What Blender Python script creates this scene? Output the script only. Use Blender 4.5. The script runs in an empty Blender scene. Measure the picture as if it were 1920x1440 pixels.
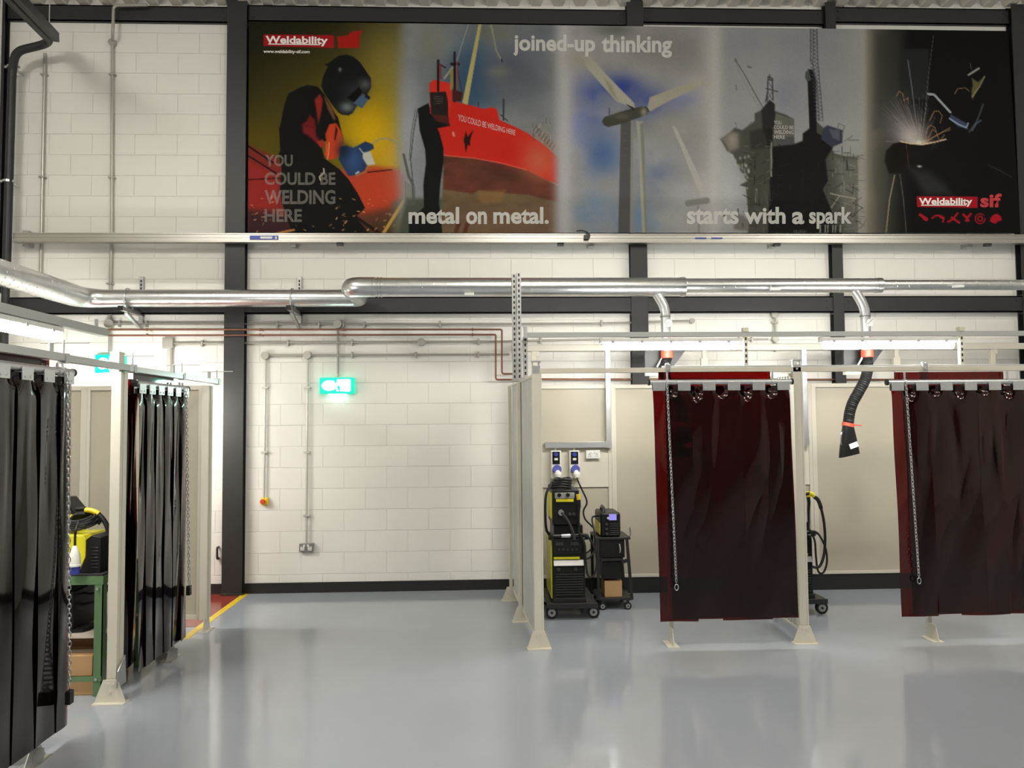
import bpy, math, random
import numpy as np
from mathutils import Vector, Matrix
random.seed(7)
SC = bpy.context.scene
COL = SC.collection

# ------------------------------------------------------------------ camera
F = 1440.0
YAW, PITCH, ROLL, EYE = math.radians(2.3), math.atan(70 / 1440.0), -0.008, 1.79
cd = bpy.data.cameras.new('camera')
cd.sensor_width = 36.0
cd.lens = 36.0 * F / 1920.0
cd.clip_start = 0.05
cam = bpy.data.objects.new('camera', cd)
COL.objects.link(cam)
RM = Matrix.Rotation(-YAW, 3, 'Z') @ Matrix.Rotation(math.pi / 2 + PITCH, 3, 'X') @ Matrix.Rotation(ROLL, 3, 'Z')
cam.matrix_world = Matrix.Translation((0, 0, EYE)) @ RM.to_4x4()
SC.camera = cam
EYEV = Vector((0, 0, EYE))

# ------------------------------------------------------------------ world, hall lights, exposure
SC.view_settings.view_transform = 'Standard'
SC.view_settings.look = 'None'
SC.view_settings.exposure = 0.16
SC.view_settings.gamma = 1.0
W = bpy.data.worlds.new('hall_air')
SC.world = W
W.use_nodes = True
W.node_tree.nodes['Background'].inputs[0].default_value = (1.0, 0.95, 0.85, 1)
W.node_tree.nodes['Background'].inputs[1].default_value = 0.05


def area(name, loc, sx, sy, watts, col, rot=(0, 0, 0)):
    l = bpy.data.lights.new(name, 'AREA')
    l.shape = 'RECTANGLE'
    l.size, l.size_y, l.energy, l.color = sx, sy, watts, col
    o = bpy.data.objects.new(name, l)
    o.location, o.rotation_euler = loc, rot
    COL.objects.link(o)
    return o


HALL = (1.0, 0.96, 0.885)
for hx in (-4.2, 1.0, 6.2):
    for hy, tilt, watts in ((-6.0, 0, 55.0), (-1.6, 20, 55.0), (2.6, 46, 71.0)):
        area('high_bay_light', (hx, hy, 5.9), 1.2, 0.6, watts, HALL, (math.radians(tilt), 0, 0))
        area('deck_fill_light', (hx, hy, 5.95), 1.0, 0.5, 42.0, HALL, (math.pi, 0, 0))  # added fill aimed upwards to brighten the deck and upper wall

WALL = 8.3
BANNER_LIGHT = 0.86   # light falling on the banner, to turn print values into ink


def at(px, py, Y):
    d = RM @ Vector(((px - 960) / F, (720 - py) / F, -1))
    return EYEV + d * (Y / d.y)


def atX(px, py, X):
    d = RM @ Vector(((px - 960) / F, (720 - py) / F, -1))
    return EYEV + d * (X / d.x)


# ------------------------------------------------------------------ materials
MATS = {}


def mat(name, col, rough=0.5, metal=0.0, emit=None, es=0.0, bump=0.0, bscale=40.0, var=0.0, vscale=3.0, coat=0.0, spec=0.5):
    m = bpy.data.materials.new(name)
    m.use_nodes = True
    nt = m.node_tree
    b = nt.nodes['Principled BSDF']
    b.inputs['Base Color'].default_value = (*col, 1)
    b.inputs['Roughness'].default_value = rough
    b.inputs['Metallic'].default_value = metal
    b.inputs['Specular IOR Level'].default_value = spec
    b.inputs['Coat Weight'].default_value = coat
    if emit:
        b.inputs['Emission Color'].default_value = (*emit, 1)
        b.inputs['Emission Strength'].default_value = es
    tc = nt.nodes.new('ShaderNodeTexCoord')
    if var > 0:
        n = nt.nodes.new('ShaderNodeTexNoise')
        n.inputs['Scale'].default_value = vscale
        n.inputs['Detail'].default_value = 5
        nt.links.new(tc.outputs['Object'], n.inputs['Vector'])
        mx = nt.nodes.new('ShaderNodeMix')
        mx.data_type = 'RGBA'
        mx.inputs['A'].default_value = (*[c * (1 - var) for c in col], 1)
        mx.inputs['B'].default_value = (*[min(1, c * (1 + var)) for c in col], 1)
        nt.links.new(n.outputs['Fac'], mx.inputs['Factor'])
        nt.links.new(mx.outputs['Result'], b.inputs['Base Color'])
    if bump > 0:
        n2 = nt.nodes.new('ShaderNodeTexNoise')
        n2.inputs['Scale'].default_value = bscale
        nt.links.new(tc.outputs['Object'], n2.inputs['Vector'])
        bp = nt.nodes.new('ShaderNodeBump')
        bp.inputs['Strength'].default_value = bump
        bp.inputs['Distance'].default_value = 0.002
        nt.links.new(n2.outputs['Fac'], bp.inputs['Height'])
        nt.links.new(bp.outputs['Normal'], b.inputs['Normal'])
    MATS[name] = m
    return m


def lin(r, g, b):
    f = lambda c: (c / 255 / 12.92) if c <= 10 else ((c / 255 + 0.055) / 1.055) ** 2.4
    return (f(r), f(g), f(b))


# block wall: painted blockwork, shallow mortar joints
def block_wall(name, base, ang=False):
    m = mat(name, base, 0.42)
    nt = m.node_tree
    b = nt.nodes['Principled BSDF']
    tc = nt.nodes.new('ShaderNodeTexCoord')
    sep = nt.nodes.new('ShaderNodeSeparateXYZ')
    cmb = nt.nodes.new('ShaderNodeCombineXYZ')
    nt.links.new(tc.outputs['Object'], sep.inputs[0])
    nt.links.new(sep.outputs['Y' if ang else 'X'], cmb.inputs['X'])
    nt.links.new(sep.outputs['Z'], cmb.inputs['Y'])
    mp = nt.nodes.new('ShaderNodeMapping')
    mp.inputs['Location'].default_value = (0.117, 0.035, 0)
    nt.links.new(cmb.outputs[0], mp.inputs[0])
    br = nt.nodes.new('ShaderNodeTexBrick')
    br.inputs['Scale'].default_value = 1.0
    br.inputs['Mortar Size'].default_value = 0.0045
    br.inputs['Mortar Smooth'].default_value = 0.6
    br.inputs['Brick Width'].default_value = 0.45
    br.inputs['Row Height'].default_value = 0.225
    br.inputs['Color1'].default_value = (*base, 1)
    br.inputs['Color2'].default_value = (*[c * 0.99 for c in base], 1)
    br.inputs['Mortar'].default_value = (*[c * 0.985 for c in base], 1)
    nt.links.new(mp.outputs[0], br.inputs['Vector'])
    nt.links.new(br.outputs['Color'], b.inputs['Base Color'])
    nz = nt.nodes.new('ShaderNodeTexNoise')
    nz.inputs['Scale'].default_value = 90
    nt.links.new(tc.outputs['Object'], nz.inputs['Vector'])
    ma = nt.nodes.new('ShaderNodeMath')
    ma.operation = 'MULTIPLY_ADD'
    ma.inputs[1].default_value = 0.10
    nt.links.new(nz.outputs['Fac'], ma.inputs[0])
    iv = nt.nodes.new('ShaderNodeMath')
    iv.operation = 'SUBTRACT'
    iv.inputs[0].default_value = 1.0
    nt.links.new(br.outputs['Fac'], iv.inputs[1])
    nt.links.new(iv.outputs[0], ma.inputs[2])
    bp = nt.nodes.new('ShaderNodeBump')
    bp.inputs['Strength'].default_value = 0.75
    bp.inputs['Distance'].default_value = 0.006
    nt.links.new(ma.outputs[0], bp.inputs['Height'])
    nt.links.new(bp.outputs['Normal'], b.inputs['Normal'])
    return m


def epoxy(name, base, rough=0.16):
    m = mat(name, base, rough, var=0.10, vscale=0.9, spec=0.6)
    nt = m.node_tree
    b = nt.nodes['Principled BSDF']
    tc = nt.nodes.new('ShaderNodeTexCoord')
    n = nt.nodes.new('ShaderNodeTexNoise')
    n.inputs['Scale'].default_value = 1.6
    n.inputs['Detail'].default_value = 4
    nt.links.new(tc.outputs['Object'], n.inputs['Vector'])
    r = nt.nodes.new('ShaderNodeMapRange')
    r.inputs['To Min'].default_value = rough * 0.7
    r.inputs['To Max'].default_value = rough * 1.5
    nt.links.new(n.outputs['Fac'], r.inputs['Value'])
    nt.links.new(r.outputs[0], b.inputs['Roughness'])
    n2 = nt.nodes.new('ShaderNodeTexNoise')
    n2.inputs['Scale'].default_value = 7
    nt.links.new(tc.outputs['Object'], n2.inputs['Vector'])
    bp = nt.nodes.new('ShaderNodeBump')
    bp.inputs['Strength'].default_value = 0.10
    bp.inputs['Distance'].default_value = 0.01
    nt.links.new(n2.outputs['Fac'], bp.inputs['Height'])
    nt.links.new(bp.outputs['Normal'], b.inputs['Normal'])
    return m


def pvc(name, trans, refl=0.04):
    # translucent tinted PVC sheet: coloured see-through plus a glossy skin
    m = bpy.data.materials.new(name)
    m.use_nodes = True
    nt = m.node_tree
    nt.nodes.clear()
    out = nt.nodes.new('ShaderNodeOutputMaterial')
    t = nt.nodes.new('ShaderNodeBsdfTransparent')
    t.inputs[0].default_value = (*trans, 1)
    d = nt.nodes.new('ShaderNodeBsdfDiffuse')
    d.inputs[0].default_value = (0.010, 0.005, 0.005, 1)
    g = nt.nodes.new('ShaderNodeBsdfGlossy')
    g.inputs['Roughness'].default_value = 0.06
    g.inputs[0].default_value = (1, 1, 1, 1)
    fr = nt.nodes.new('ShaderNodeFresnel')
    fr.inputs[0].default_value = 1.5
    m0 = nt.nodes.new('ShaderNodeMixShader')
    m0.inputs[0].default_value = 0.2
    m1 = nt.nodes.new('ShaderNodeMixShader')
    nt.links.new(t.outputs[0], m0.inputs[1])
    nt.links.new(d.outputs[0], m0.inputs[2])
    nt.links.new(fr.outputs[0], m1.inputs[0])
    nt.links.new(m0.outputs[0], m1.inputs[1])
    nt.links.new(g.outputs[0], m1.inputs[2])
    nt.links.new(m1.outputs[0], out.inputs[0])
    MATS[name] = m
    return m


def see_print(name, col, alpha):
    # half-transparent printed ink
    m = bpy.data.materials.new(name)
    m.use_nodes = True
    nt = m.node_tree
    b = nt.nodes['Principled BSDF']
    b.inputs['Base Color'].default_value = (*col, 1)
    b.inputs['Roughness'].default_value = 0.5
    b.inputs['Alpha'].default_value = alpha
    MATS[name] = m
    return m


block_wall('painted_block', (0.79, 0.78, 0.735))
mat('shutter_grey', (0.20, 0.20, 0.20), 0.5, var=0.1)
block_wall('painted_block_side', (0.79, 0.78, 0.735), True)
epoxy('grey_epoxy', (0.335, 0.36, 0.405), 0.10)
epoxy('red_epoxy', (0.26, 0.035, 0.025))
mat('yellow_line', (0.80, 0.58, 0.03), 0.3, var=0.08)
mat('black_steel', (0.020, 0.020, 0.021), 0.45, bump=0.15, bscale=25, var=0.15)
mat('black_skirting', (0.012, 0.012, 0.013), 0.5, var=0.1)
mat('deck_sheet', (0.74, 0.71, 0.62), 0.5, var=0.06)
mat('galv', (0.62, 0.63, 0.64), 0.28, 1.0, bump=0.2, bscale=60, var=0.10, vscale=9)
mat('galv_dull', (0.50, 0.50, 0.49), 0.45, 0.85, bump=0.2, bscale=60, var=0.12, vscale=9)
mat('duct_steel', (0.72, 0.73, 0.74), 0.30, 1.0, bump=0.25, bscale=14, var=0.14, vscale=6)
mat('tray_alu', (0.46, 0.445, 0.41), 0.36, 0.9, var=0.06)
mat('conduit_grey', (0.42, 0.41, 0.37), 0.4, 0.5, var=0.08)
mat('conduit_light', (0.55, 0.54, 0.50), 0.4, 0.3, var=0.06)
mat('copper', (0.27, 0.13, 0.09), 0.42, 0.8, var=0.2, vscale=8)
mat('cream_paint', (0.62, 0.59, 0.50), 0.38, var=0.04)
mat('panel_tan', (0.47, 0.43, 0.34), 0.42, var=0.04, vscale=1.5)
mat('panel_grey', (0.52, 0.53, 0.49), 0.40, var=0.05)
mat('white_board', (0.66, 0.62, 0.52), 0.45, var=0.03)
mat('grey_rail', (0.46, 0.47, 0.46), 0.35, 0.3, var=0.06)
mat('alu_rail', (0.60, 0.61, 0.62), 0.32, 0.7, var=0.05)
mat('rubber', (0.008, 0.008, 0.008), 0.55, bump=0.3, bscale=80)
mat('black_plastic', (0.010, 0.010, 0.010), 0.40, var=0.2, spec=0.35)
mat('black_gloss', (0.012, 0.012, 0.013), 0.22, var=0.2)
mat('dark_grey', (0.040, 0.040, 0.040), 0.45, var=0.15)
mat('machine_yellow', (0.72, 0.66, 0.02), 0.35, var=0.05)
mat('torch_yellow', (0.85, 0.60, 0.03), 0.35, var=0.05)
mat('white_plastic', (0.80, 0.79, 0.74), 0.4, var=0.03)
mat('blue_plastic', (0.04, 0.05, 0.32), 0.35, var=0.05)
mat('red_collar', (0.75, 0.09, 0.05), 0.45, var=0.06)
mat('carton', (0.46, 0.28, 0.13), 0.7, var=0.10, vscale=5)
mat('green_paint', (0.12, 0.22, 0.10), 0.4, var=0.08)
mat('shelf_board', (0.55, 0.48, 0.40), 0.5, var=0.08)
mat('socket_steel', (0.35, 0.35, 0.34), 0.4, 0.8)
mat('red_button', (0.62, 0.06, 0.02), 0.4)
mat('led_diffuser', (0.9, 0.9, 0.9), 0.4, emit=(1.0, 0.985, 0.93), es=78.0)
mat('led_diffuser_bright', (0.9, 0.9, 0.9), 0.4, emit=(1.0, 0.985, 0.94), es=120.0)
mat('led_housing', (0.66, 0.66, 0.64), 0.4, var=0.03)
mat('sign_green', (0.0, 0.45, 0.30), 0.4, emit=(0.0, 0.62, 0.37), es=1.0)
mat('sign_glow', (0.9, 1, 0.95), 0.4, emit=(0.6, 1.0, 0.85), es=5.0)
mat('sign_white', (0.9, 1, 0.95), 0.4, emit=(0.75, 1.0, 0.92), es=22.0)
mat('lcd', (0.25, 0.22, 0.6), 0.3, emit=(0.30, 0.26, 0.85), es=0.5)
mat('label_white', (0.75, 0.76, 0.72), 0.5)
mat('label_blue', (0.05, 0.08, 0.42), 0.4)
mat('print_white', (0.88, 0.85, 0.80), 0.5)
mat('print_red', (0.50, 0.02, 0.03), 0.5)
mat('print_black', (0.01, 0.01, 0.01), 0.5)
see_print('print_veil', (0.50, 0.46, 0.40), 0.24)
see_print('print_grey', (0.79, 0.78, 0.735), 0.62)
see_print('print_faint', (0.75, 0.73, 0.70), 0.5)
pvc('welding_pvc', (0.44, 0.028, 0.020))

# ------------------------------------------------------------------ mesh helpers


class MB:
    def __init__(self):
        self.v, self.f, self.mi = [], [], []

    def add(self, vs, fs, mi=0):
        n = len(self.v)
        self.v += [tuple(p) for p in vs]
        self.f += [[i + n for i in q] for q in fs]
        self.mi += [mi] * len(fs)
        return self

    def box(self, x0, y0, z0, x1, y1, z1, mi=0):
        x0, x1 = min(x0, x1), max(x0, x1)
        y0, y1 = min(y0, y1), max(y0, y1)
        z0, z1 = min(z0, z1), max(z0, z1)
        vs = [(x, y, z) for z in (z0, z1) for y in (y0, y1) for x in (x0, x1)]
        return self.add(vs, [(0, 2, 3, 1), (4, 5, 7, 6), (0, 1, 5, 4), (2, 6, 7, 3), (0, 4, 6, 2), (1, 3, 7, 5)], mi)

    def obox(self, c, sx, sy, sz, M, mi=0):
        vs = [Vector(c) + M @ Vector((x * sx / 2, y * sy / 2, z * sz / 2)) for z in (-1, 1) for y in (-1, 1) for x in (-1, 1)]
        return self.add(vs, [(0, 2, 3, 1), (4, 5, 7, 6), (0, 1, 5, 4), (2, 6, 7, 3), (0, 4, 6, 2), (1, 3, 7, 5)], mi)

    def bar(self, a, b, w, h, mi=0, up=(0, 0, 1)):
        a, b = Vector(a), Vector(b)
        d = b - a
        L = d.length
        d.normalize()
        u = Vector(up)
        if abs(d.dot(u)) > 0.98:
            u = Vector((0, 1, 0))
        s = d.cross(u).normalized()
        u = s.cross(d)
        M = Matrix((d, s, u)).transposed()
        return self.obox((a + b) / 2, L, w, h, M, mi)

    def prism(self, poly, a, b, mi=0):
        """poly: list of 3D points (planar), a/b: offset vectors for the two faces"""
        n = len(poly)
        a, b = Vector(a), Vector(b)
        vs = [Vector(p) + a for p in poly] + [Vector(p) + b for p in poly]
        fs = [list(range(n))[::-1], [n + i for i in range(n)]]
        fs += [(i, (i + 1) % n, n + (i + 1) % n, n + i) for i in range(n)]
        return self.add(vs, fs, mi)

    def tube(self, pts, r, seg=10, cap=True, mi=0, closed=False):
        pts = [Vector(p) for p in pts]
        n = len(pts)
        rs = r if isinstance(r, (list, tuple)) else [r] * n
        vs, fs = [], []
        prev = None
        for i, p in enumerate(pts):
            if closed:
                t = (pts[(i + 1) % n] - pts[i - 1]).normalized()
            else:
                t = (pts[min(i + 1, n - 1)] - pts[max(i - 1, 0)]).normalized()
            if prev is None:
                u = Vector((0, 0, 1)) if abs(t.z) < 0.9 else Vector((0, 1, 0))
                prev = (u - t * u.dot(t)).normalized()
            else:
                prev = (prev - t * prev.dot(t)).normalized()
            w = t.cross(prev)
            for k in range(seg):
                an = 2 * math.pi * k / seg
                vs.append(p + (prev * math.cos(an) + w * math.sin(an)) * rs[i])
        m = n if closed else n - 1
        for i in range(m):
            for k in range(seg):
                j = (i + 1) % n
                fs.append((i * seg + k, i * seg + (k + 1) % seg, j * seg + (k + 1) % seg, j * seg + k))
        if cap and not closed:
            fs.append(list(range(seg))[::-1])
            fs.append([(n - 1) * seg + k for k in range(seg)])
        return self.add(vs, fs, mi)

    def cyl(self, a, b, r, seg=16, mi=0):
        return self.tube([a, b], r, seg, True, mi)

    def sphere(self, c, r, mi=0, n=8, sq=(1, 1, 1)):
        vs, fs = [], []
        for i in range(n + 1):
            ph = math.pi * i / n
            for k in range(2 * n):
                th = math.pi * k / n
                vs.append((c[0] + r * sq[0] * math.sin(ph) * math.cos(th), c[1] + r * sq[1] * math.sin(ph) * math.sin(th), c[2] + r * sq[2] * math.cos(ph)))
        for i in range(n):
            for k in range(2 * n):
                fs.append((i * 2 * n + k, (i + 1) * 2 * n + k, (i + 1) * 2 * n + (k + 1) % (2 * n), i * 2 * n + (k + 1) % (2 * n)))
        return self.add(vs, fs, mi)

    def build(self, name, mats, parent=None, bev=0.0, smooth=True, local=False):
        me = bpy.data.meshes.new(name)
        vs = self.v
        if parent is not None and not local:
            inv = world_of(parent).inverted()
            vs = [inv @ Vector(p) for p in vs]
        me.from_pydata([tuple(p) for p in vs], [], self.f)
        ms = mats if isinstance(mats, (list, tuple)) else [mats]
        for q in ms:
            me.materials.append(MATS[q])
        me.polygons.foreach_set('material_index', self.mi)
        me.validate()
        import bmesh
        bm = bmesh.new()
        bm.from_mesh(me)
        bmesh.ops.recalc_face_normals(bm, faces=bm.faces)
        bm.to_mesh(me)
        bm.free()
        if smooth:
            me.polygons.foreach_set('use_smooth', [True] * len(me.polygons))
            me.set_sharp_from_angle(angle=math.radians(35))
        o = bpy.data.objects.new(name, me)
        COL.objects.link(o)
        if parent is not None:
            o.parent = parent
        if bev > 0:
            b = o.modifiers.new('edge', 'BEVEL')
            b.width = bev
            b.segments = 2
            b.limit_method = 'ANGLE'
        return o


def world_of(o):
    m = Matrix.LocRotScale(o.location, o.rotation_euler, o.scale)
    return (world_of(o.parent) @ m) if o.parent else m


def thing(name, label, cat, loc=(0, 0, 0), rz=0.0, group=None):
    o = bpy.data.objects.new(name, None)
    o.empty_display_size = 0.1
    COL.objects.link(o)
    o.location = loc
    o.rotation_euler = (0, 0, rz)
    return tag(o, label, cat, group)


def tag(o, label, cat, group=None):
    o['label'] = label
    o['category'] = cat
    if group:
        o['group'] = group
    return o


def struct(o):
    o['kind'] = 'structure'
    return o


def copy_tree(o, parent=None):
    c = o.copy()
    COL.objects.link(c)
    c.parent = parent
    for ch in [q for q in bpy.data.objects if q.parent == o and q != c]:
        copy_tree(ch, c)
    return c


def round_path(pts, r, n=6):
    pts = [Vector(p) for p in pts]
    out = [pts[0]]
    for i in range(1, len(pts) - 1):
        p, a, b = pts[i], pts[i - 1], pts[i + 1]
        da, db = (a - p), (b - p)
        k = min(r, da.length * 0.49, db.length * 0.49)
        s, e = p + da.normalized() * k, p + db.normalized() * k
        for j in range(n + 1):
            t = j / n
            out.append(s * (1 - t) ** 2 + p * 2 * t * (1 - t) + e * t * t)
    out.append(pts[-1])
    return out


def spline(pts, n=8):
    P = [Vector(p) for p in pts]
    P = [P[0] * 2 - P[1]] + P + [P[-1] * 2 - P[-2]]
    out = []
    for i in range(1, len(P) - 2):
        for j in range(n):
            t = j / n
            a, b, c, d = P[i - 1], P[i], P[i + 1], P[i + 2]
            out.append(0.5 * ((2 * b) + (c - a) * t + (2 * a - 5 * b + 4 * c - d) * t * t + (3 * b - a - 3 * c + d) * t ** 3))
    out.append(P[-2])
    return out


def text_quad(name, s, quad, fn, matname, parent, bold=0.0, oy=0.0):
    """flat lettering; quad = TL,TR,BR,BL in picture pixels of the plane fn maps to"""
    cu = bpy.data.curves.new(name, 'FONT')
    cu.body = s
    cu.size = 1.0
    cu.offset = bold
    cu.resolution_u = 3
    cu.align_x = 'LEFT'
    tmp = bpy.data.objects.new(name + '_tmp', cu)
    COL.objects.link(tmp)
    dg = bpy.context.evaluated_depsgraph_get()
    me = bpy.data.meshes.new_from_object(tmp.evaluated_get(dg))
    bpy.data.objects.remove(tmp)
    bpy.data.curves.remove(cu)
    xs = [v.co.x for v in me.vertices]
    ys = [v.co.y for v in me.vertices]
    x0, x1, y0, y1 = min(xs), max(xs), min(ys), max(ys)
    inv = world_of(parent).inverted() if parent else Matrix()
    TL, TR, BR, BL = [Vector(q) for q in quad]
    for v in me.vertices:
        u = (v.co.x - x0) / (x1 - x0)
        w = (y1 - v.co.y) / (y1 - y0)
        q = (TL * (1 - u) + TR * u) * (1 - w) + (BL * (1 - u) + BR * u) * w
        v.co = inv @ (fn(q.x, q.y) + Vector((0, oy, 0)))
    me.materials.clear()
    me.materials.append(MATS[matname])
    o = bpy.data.objects.new(name, me)
    COL.objects.link(o)
    o.parent = parent
    return o


def rect(x0, y0, x1, y1):
    return [(x0, y0), (x1, y0), (x1, y1), (x0, y1)]


# ================================================================== SETTING
XL, XR, YB, ZC = -7.5, 10.0, -12.0, 6.40
struct(MB().box(XL, YB, -0.1, XR, WALL + 0.2, 0).build('floor', 'grey_epoxy'))
struct(MB().box(XL - 0.2, WALL, 0, XR + 0.2, WALL + 0.2, ZC + 0.3).build('wall_back', 'painted_block'))
struct(MB().box(XL - 0.2, YB, 0, XL, WALL, ZC + 0.3).build('wall_left', 'painted_block_side'))
struct(MB().box(XR, YB, 0, XR + 0.2, WALL, ZC + 0.3).build('wall_right', 'painted_block_side'))
struct(MB().box(XL - 0.2, YB - 0.2, 0, XR + 0.2, YB, ZC + 0.3).build('wall_front', 'shutter_grey'))

# profiled roof deck
prof = []
x = XL
P_, h_ = 0.245, 0.075
while x < XR:
    prof += [(x, 0), (x + 0.10, 0), (x + 0.135, h_), (x + 0.21, h_)]
    x += P_
deck_z = lambda xx: 6.325 + 0.0118 * (xx + 5.0)
vs = [(px, yy, deck_z(px) + pz) for yy in (YB, WALL) for px, pz in prof]
n = len(prof)
ceil = MB().add(vs, [(i, i + 1, n + i + 1, n + i) for i in range(n - 1)])
ceil.box(XL, YB, ZC + 0.20, XR, WALL, ZC + 0.3)
struct(ceil.build('ceiling', 'deck_sheet', smooth=False))

# red walkway and its yellow edge
struct(MB().box(-6.2, 6.98, 0.0, -2.50, WALL, 0.002).build('floor_walkway', 'red_epoxy'))
struct(MB().box(-2.52, 6.6, 0.0, -2.455, WALL - 0.02, 0.003).build('floor_line', 'yellow_line'))

# black steel columns: H sections against the wall, slightly different widths
COLS = [(-5.25, -5.055), (-2.715, -2.505), (1.628, 1.812), (3.858, 3.975), (5.99, 6.14)]
for i, (a, b) in enumerate(COLS):
    mb = MB()
    y0 = WALL - 0.10
    mb.box(a, y0, 0, b, y0 + 0.012, ZC + 0.04)
    mb.box((a + b) / 2 - 0.006, y0 + 0.012, 0, (a + b) / 2 + 0.006, WALL - 0.012, ZC + 0.04)
    mb.box(a, WALL - 0.012, 0, b, WALL, ZC + 0.04)
    mb.box(a - 0.01, y0 - 0.005, 0, b + 0.01, WALL, 0.02)
    mb.box(a, y0 + 0.012, 2.93, b, WALL - 0.012, 3.15)
    struct(mb.build('column', 'black_steel', bev=0.002))
# wall rails between the columns
edges = [XL] + [v for c in COLS for v in c] + [XR]
TOPZ = [(6.08, 6.25), (6.10, 6.275), (6.12, 6.30), (6.16, 6.335), (6.19, 6.37), (6.21, 6.39)]
for zz0, zz1, dpt in ((2.955, 3.132, 0.085), (0, 0, 0.05)):
    top = zz0 == 0
    for k in range(0, len(edges), 2):
        a, b = edges[k], edges[k + 1]
        if top:
            zz0, zz1 = [z + 0.037 for z in TOPZ[min(k // 2, 5)]]
        mb = MB().box(a, WALL - dpt, zz0, b, WALL - dpt + 0.012, zz1)
        mb.box(a, WALL - dpt, zz0, b, WALL, zz0 + 0.012).box(a, WALL - dpt, zz1 - 0.012, b, WALL, zz1)
        for e in (a + 0.06, b - 0.06):
            mb.cyl((e, WALL - dpt - 0.006, (zz0 + zz1) / 2 + 0.04), (e, WALL - dpt, (zz0 + zz1) / 2 + 0.04), 0.014, 6)
            mb.cyl((e, WALL - dpt - 0.006, (zz0 + zz1) / 2 - 0.04), (e, WALL - dpt, (zz0 + zz1) / 2 - 0.04), 0.014, 6)
        struct(mb.build('beam', 'black_steel'))
for i, (a, b) in enumerate([(XL, -2.715), (-2.505, 1.628), (1.812, 3.858), (3.975, 5.99), (6.14, XR)]):
    struct(MB().box(a, WALL - 0.02, 0, b, WALL, 0.10).box(a, WALL - 0.015, 0.10, b, WALL, 0.106).build('baseboard_back', 'black_skirting'))

WF = WALL - 0.0015
BW = lambda px, py: at(px, py, WALL)

# ================================================================== CABLE TRAY / TRUNKING ABOVE HEAD HEIGHT
zt0, zt1 = 3.70, 3.792
tray = thing('trunking', 'long silver busbar trunking running along the wall under the banner', 'trunking', (-4.9, WALL - 0.1, zt0))
mb = MB().box(-4.865, WALL - 0.185, zt0, XR - 0.5, WALL - 0.105, zt1)
mb.box(-4.865, WALL - 0.192, zt1 - 0.012, XR - 0.5, WALL - 0.105, zt1 + 0.003)
mb.box(-4.865, WALL - 0.192, zt0 - 0.003, XR - 0.5, WALL - 0.105, zt0 + 0.012)
mb.box(-4.865, WALL - 0.188, zt0 + 0.042, XR - 0.5, WALL - 0.105, zt0 + 0.05)
mb.build('housing', 'tray_alu', tray, bev=0.002)
for xx in (-4.78, -2.0, 1.2, 3.2, 5.4):
    MB().box(xx - 0.03, WALL - 0.11, zt0 - 0.03, xx + 0.03, WF, zt1 + 0.045).build('bracket', 'galv_dull', tray)
st = MB()
p0, p1 = at(468, 443, WALL - 0.2), at(521, 448, WALL - 0.2)
MB().box(p0.x, WALL - 0.1945, p1.z - 0.005, p1.x, WALL - 0.1915, p0.z + 0.01).build('sticker', 'label_blue', tray)['label'] = 'blue sticker on the trunking'
MB().box(p0.x + 0.11, WALL - 0.1955, p1.z + 0.004, p1.x - 0.06, WALL - 0.194, p0.z).box(p1.x - 0.03, WALL - 0.1955, p1.z, p1.x - 0.012, WALL - 0.194, p0.z).build('sticker_print', 'label_white', tray)
for a, b in ((1304, 1325), (1334, 1355)):
    q0, q1 = at(a, 445, WALL - 0.2), at(b, 447.5, WALL - 0.2)
    MB().box(q0.x, WALL - 0.1945, q1.z, q1.x, WALL - 0.1915, q0.z).build('sticker', 'label_blue', tray)
for px in (637, 1051, 1457, 1852):
    q = at(px, 455, WALL - 0.15)
    MB().box(q.x - 0.035, WALL - 0.165, zt0 - 0.028, q.x + 0.035, WALL - 0.12, zt0 - 0.003).build('clip', 'dark_grey', tray)
q = at(1098, 442, WALL - 0.2)
mb = MB().tube(spline([(q.x - 0.10, WALL - 0.22, q.z + 0.045), (q.x - 0.04, WALL - 0.22, q.z + 0.05), (q.x + 0.02, WALL - 0.22, q.z + 0.03), (q.x + 0.04, WALL - 0.22, q.z - 0.01), (q.x + 0.01, WALL - 0.215, q.z - 0.03)]), 0.008, 8)
mb.box(q.x - 0.02, WALL - 0.225, q.z - 0.04, q.x + 0.035, WALL - 0.18, q.z + 0.0)
mb.build('lever', 'dark_grey', tray)

# ================================================================== BANNER
YBN = WALL - 0.135
Q = [(467, 40), (1890, 58), (1913.5, 436.5), (464.5, 436.5)]   # corners of the hoarding on its plane
NX, NY = 960, 266
uu, vv = np.meshgrid(np.linspace(0, 1, NX), np.linspace(0, 1, NY))
PX = (Q[0][0] * (1 - uu) + Q[1][0] * uu) * (1 - vv) + (Q[3][0] * (1 - uu) + Q[2][0] * uu) * vv
PY = (Q[0][1] * (1 - uu) + Q[1][1] * uu) * (1 - vv) + (Q[3][1] * (1 - uu) + Q[2][1] * uu) * vv
IMG = np.zeros((NY, NX, 3))
rng = np.random.RandomState(3)


def vnoise(sx, sy, seed, octs=4):
    out = np.zeros_like(PX)
    amp, tot = 1.0, 0.0
    for o in range(octs):
        g = np.random.RandomState(seed + o).rand(64, 256)
        fx, fy = (PX / sx * 2 ** o), (PY / sy * 2 ** o)
        ix, iy = np.floor(fx).astype(int), np.floor(fy).astype(int)
        tx, ty = fx - ix, fy - iy
        tx, ty = tx * tx * (3 - 2 * tx), ty * ty * (3 - 2 * ty)
        s = lambda a, b: g[b % 64, a % 256]
        out += amp * ((s(ix, iy) * (1 - tx) + s(ix + 1, iy) * tx) * (1 - ty) + (s(ix, iy + 1) * (1 - tx) + s(ix + 1, iy + 1) * tx) * ty)
        tot += amp
        amp *= 0.5
    return out / tot


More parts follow.
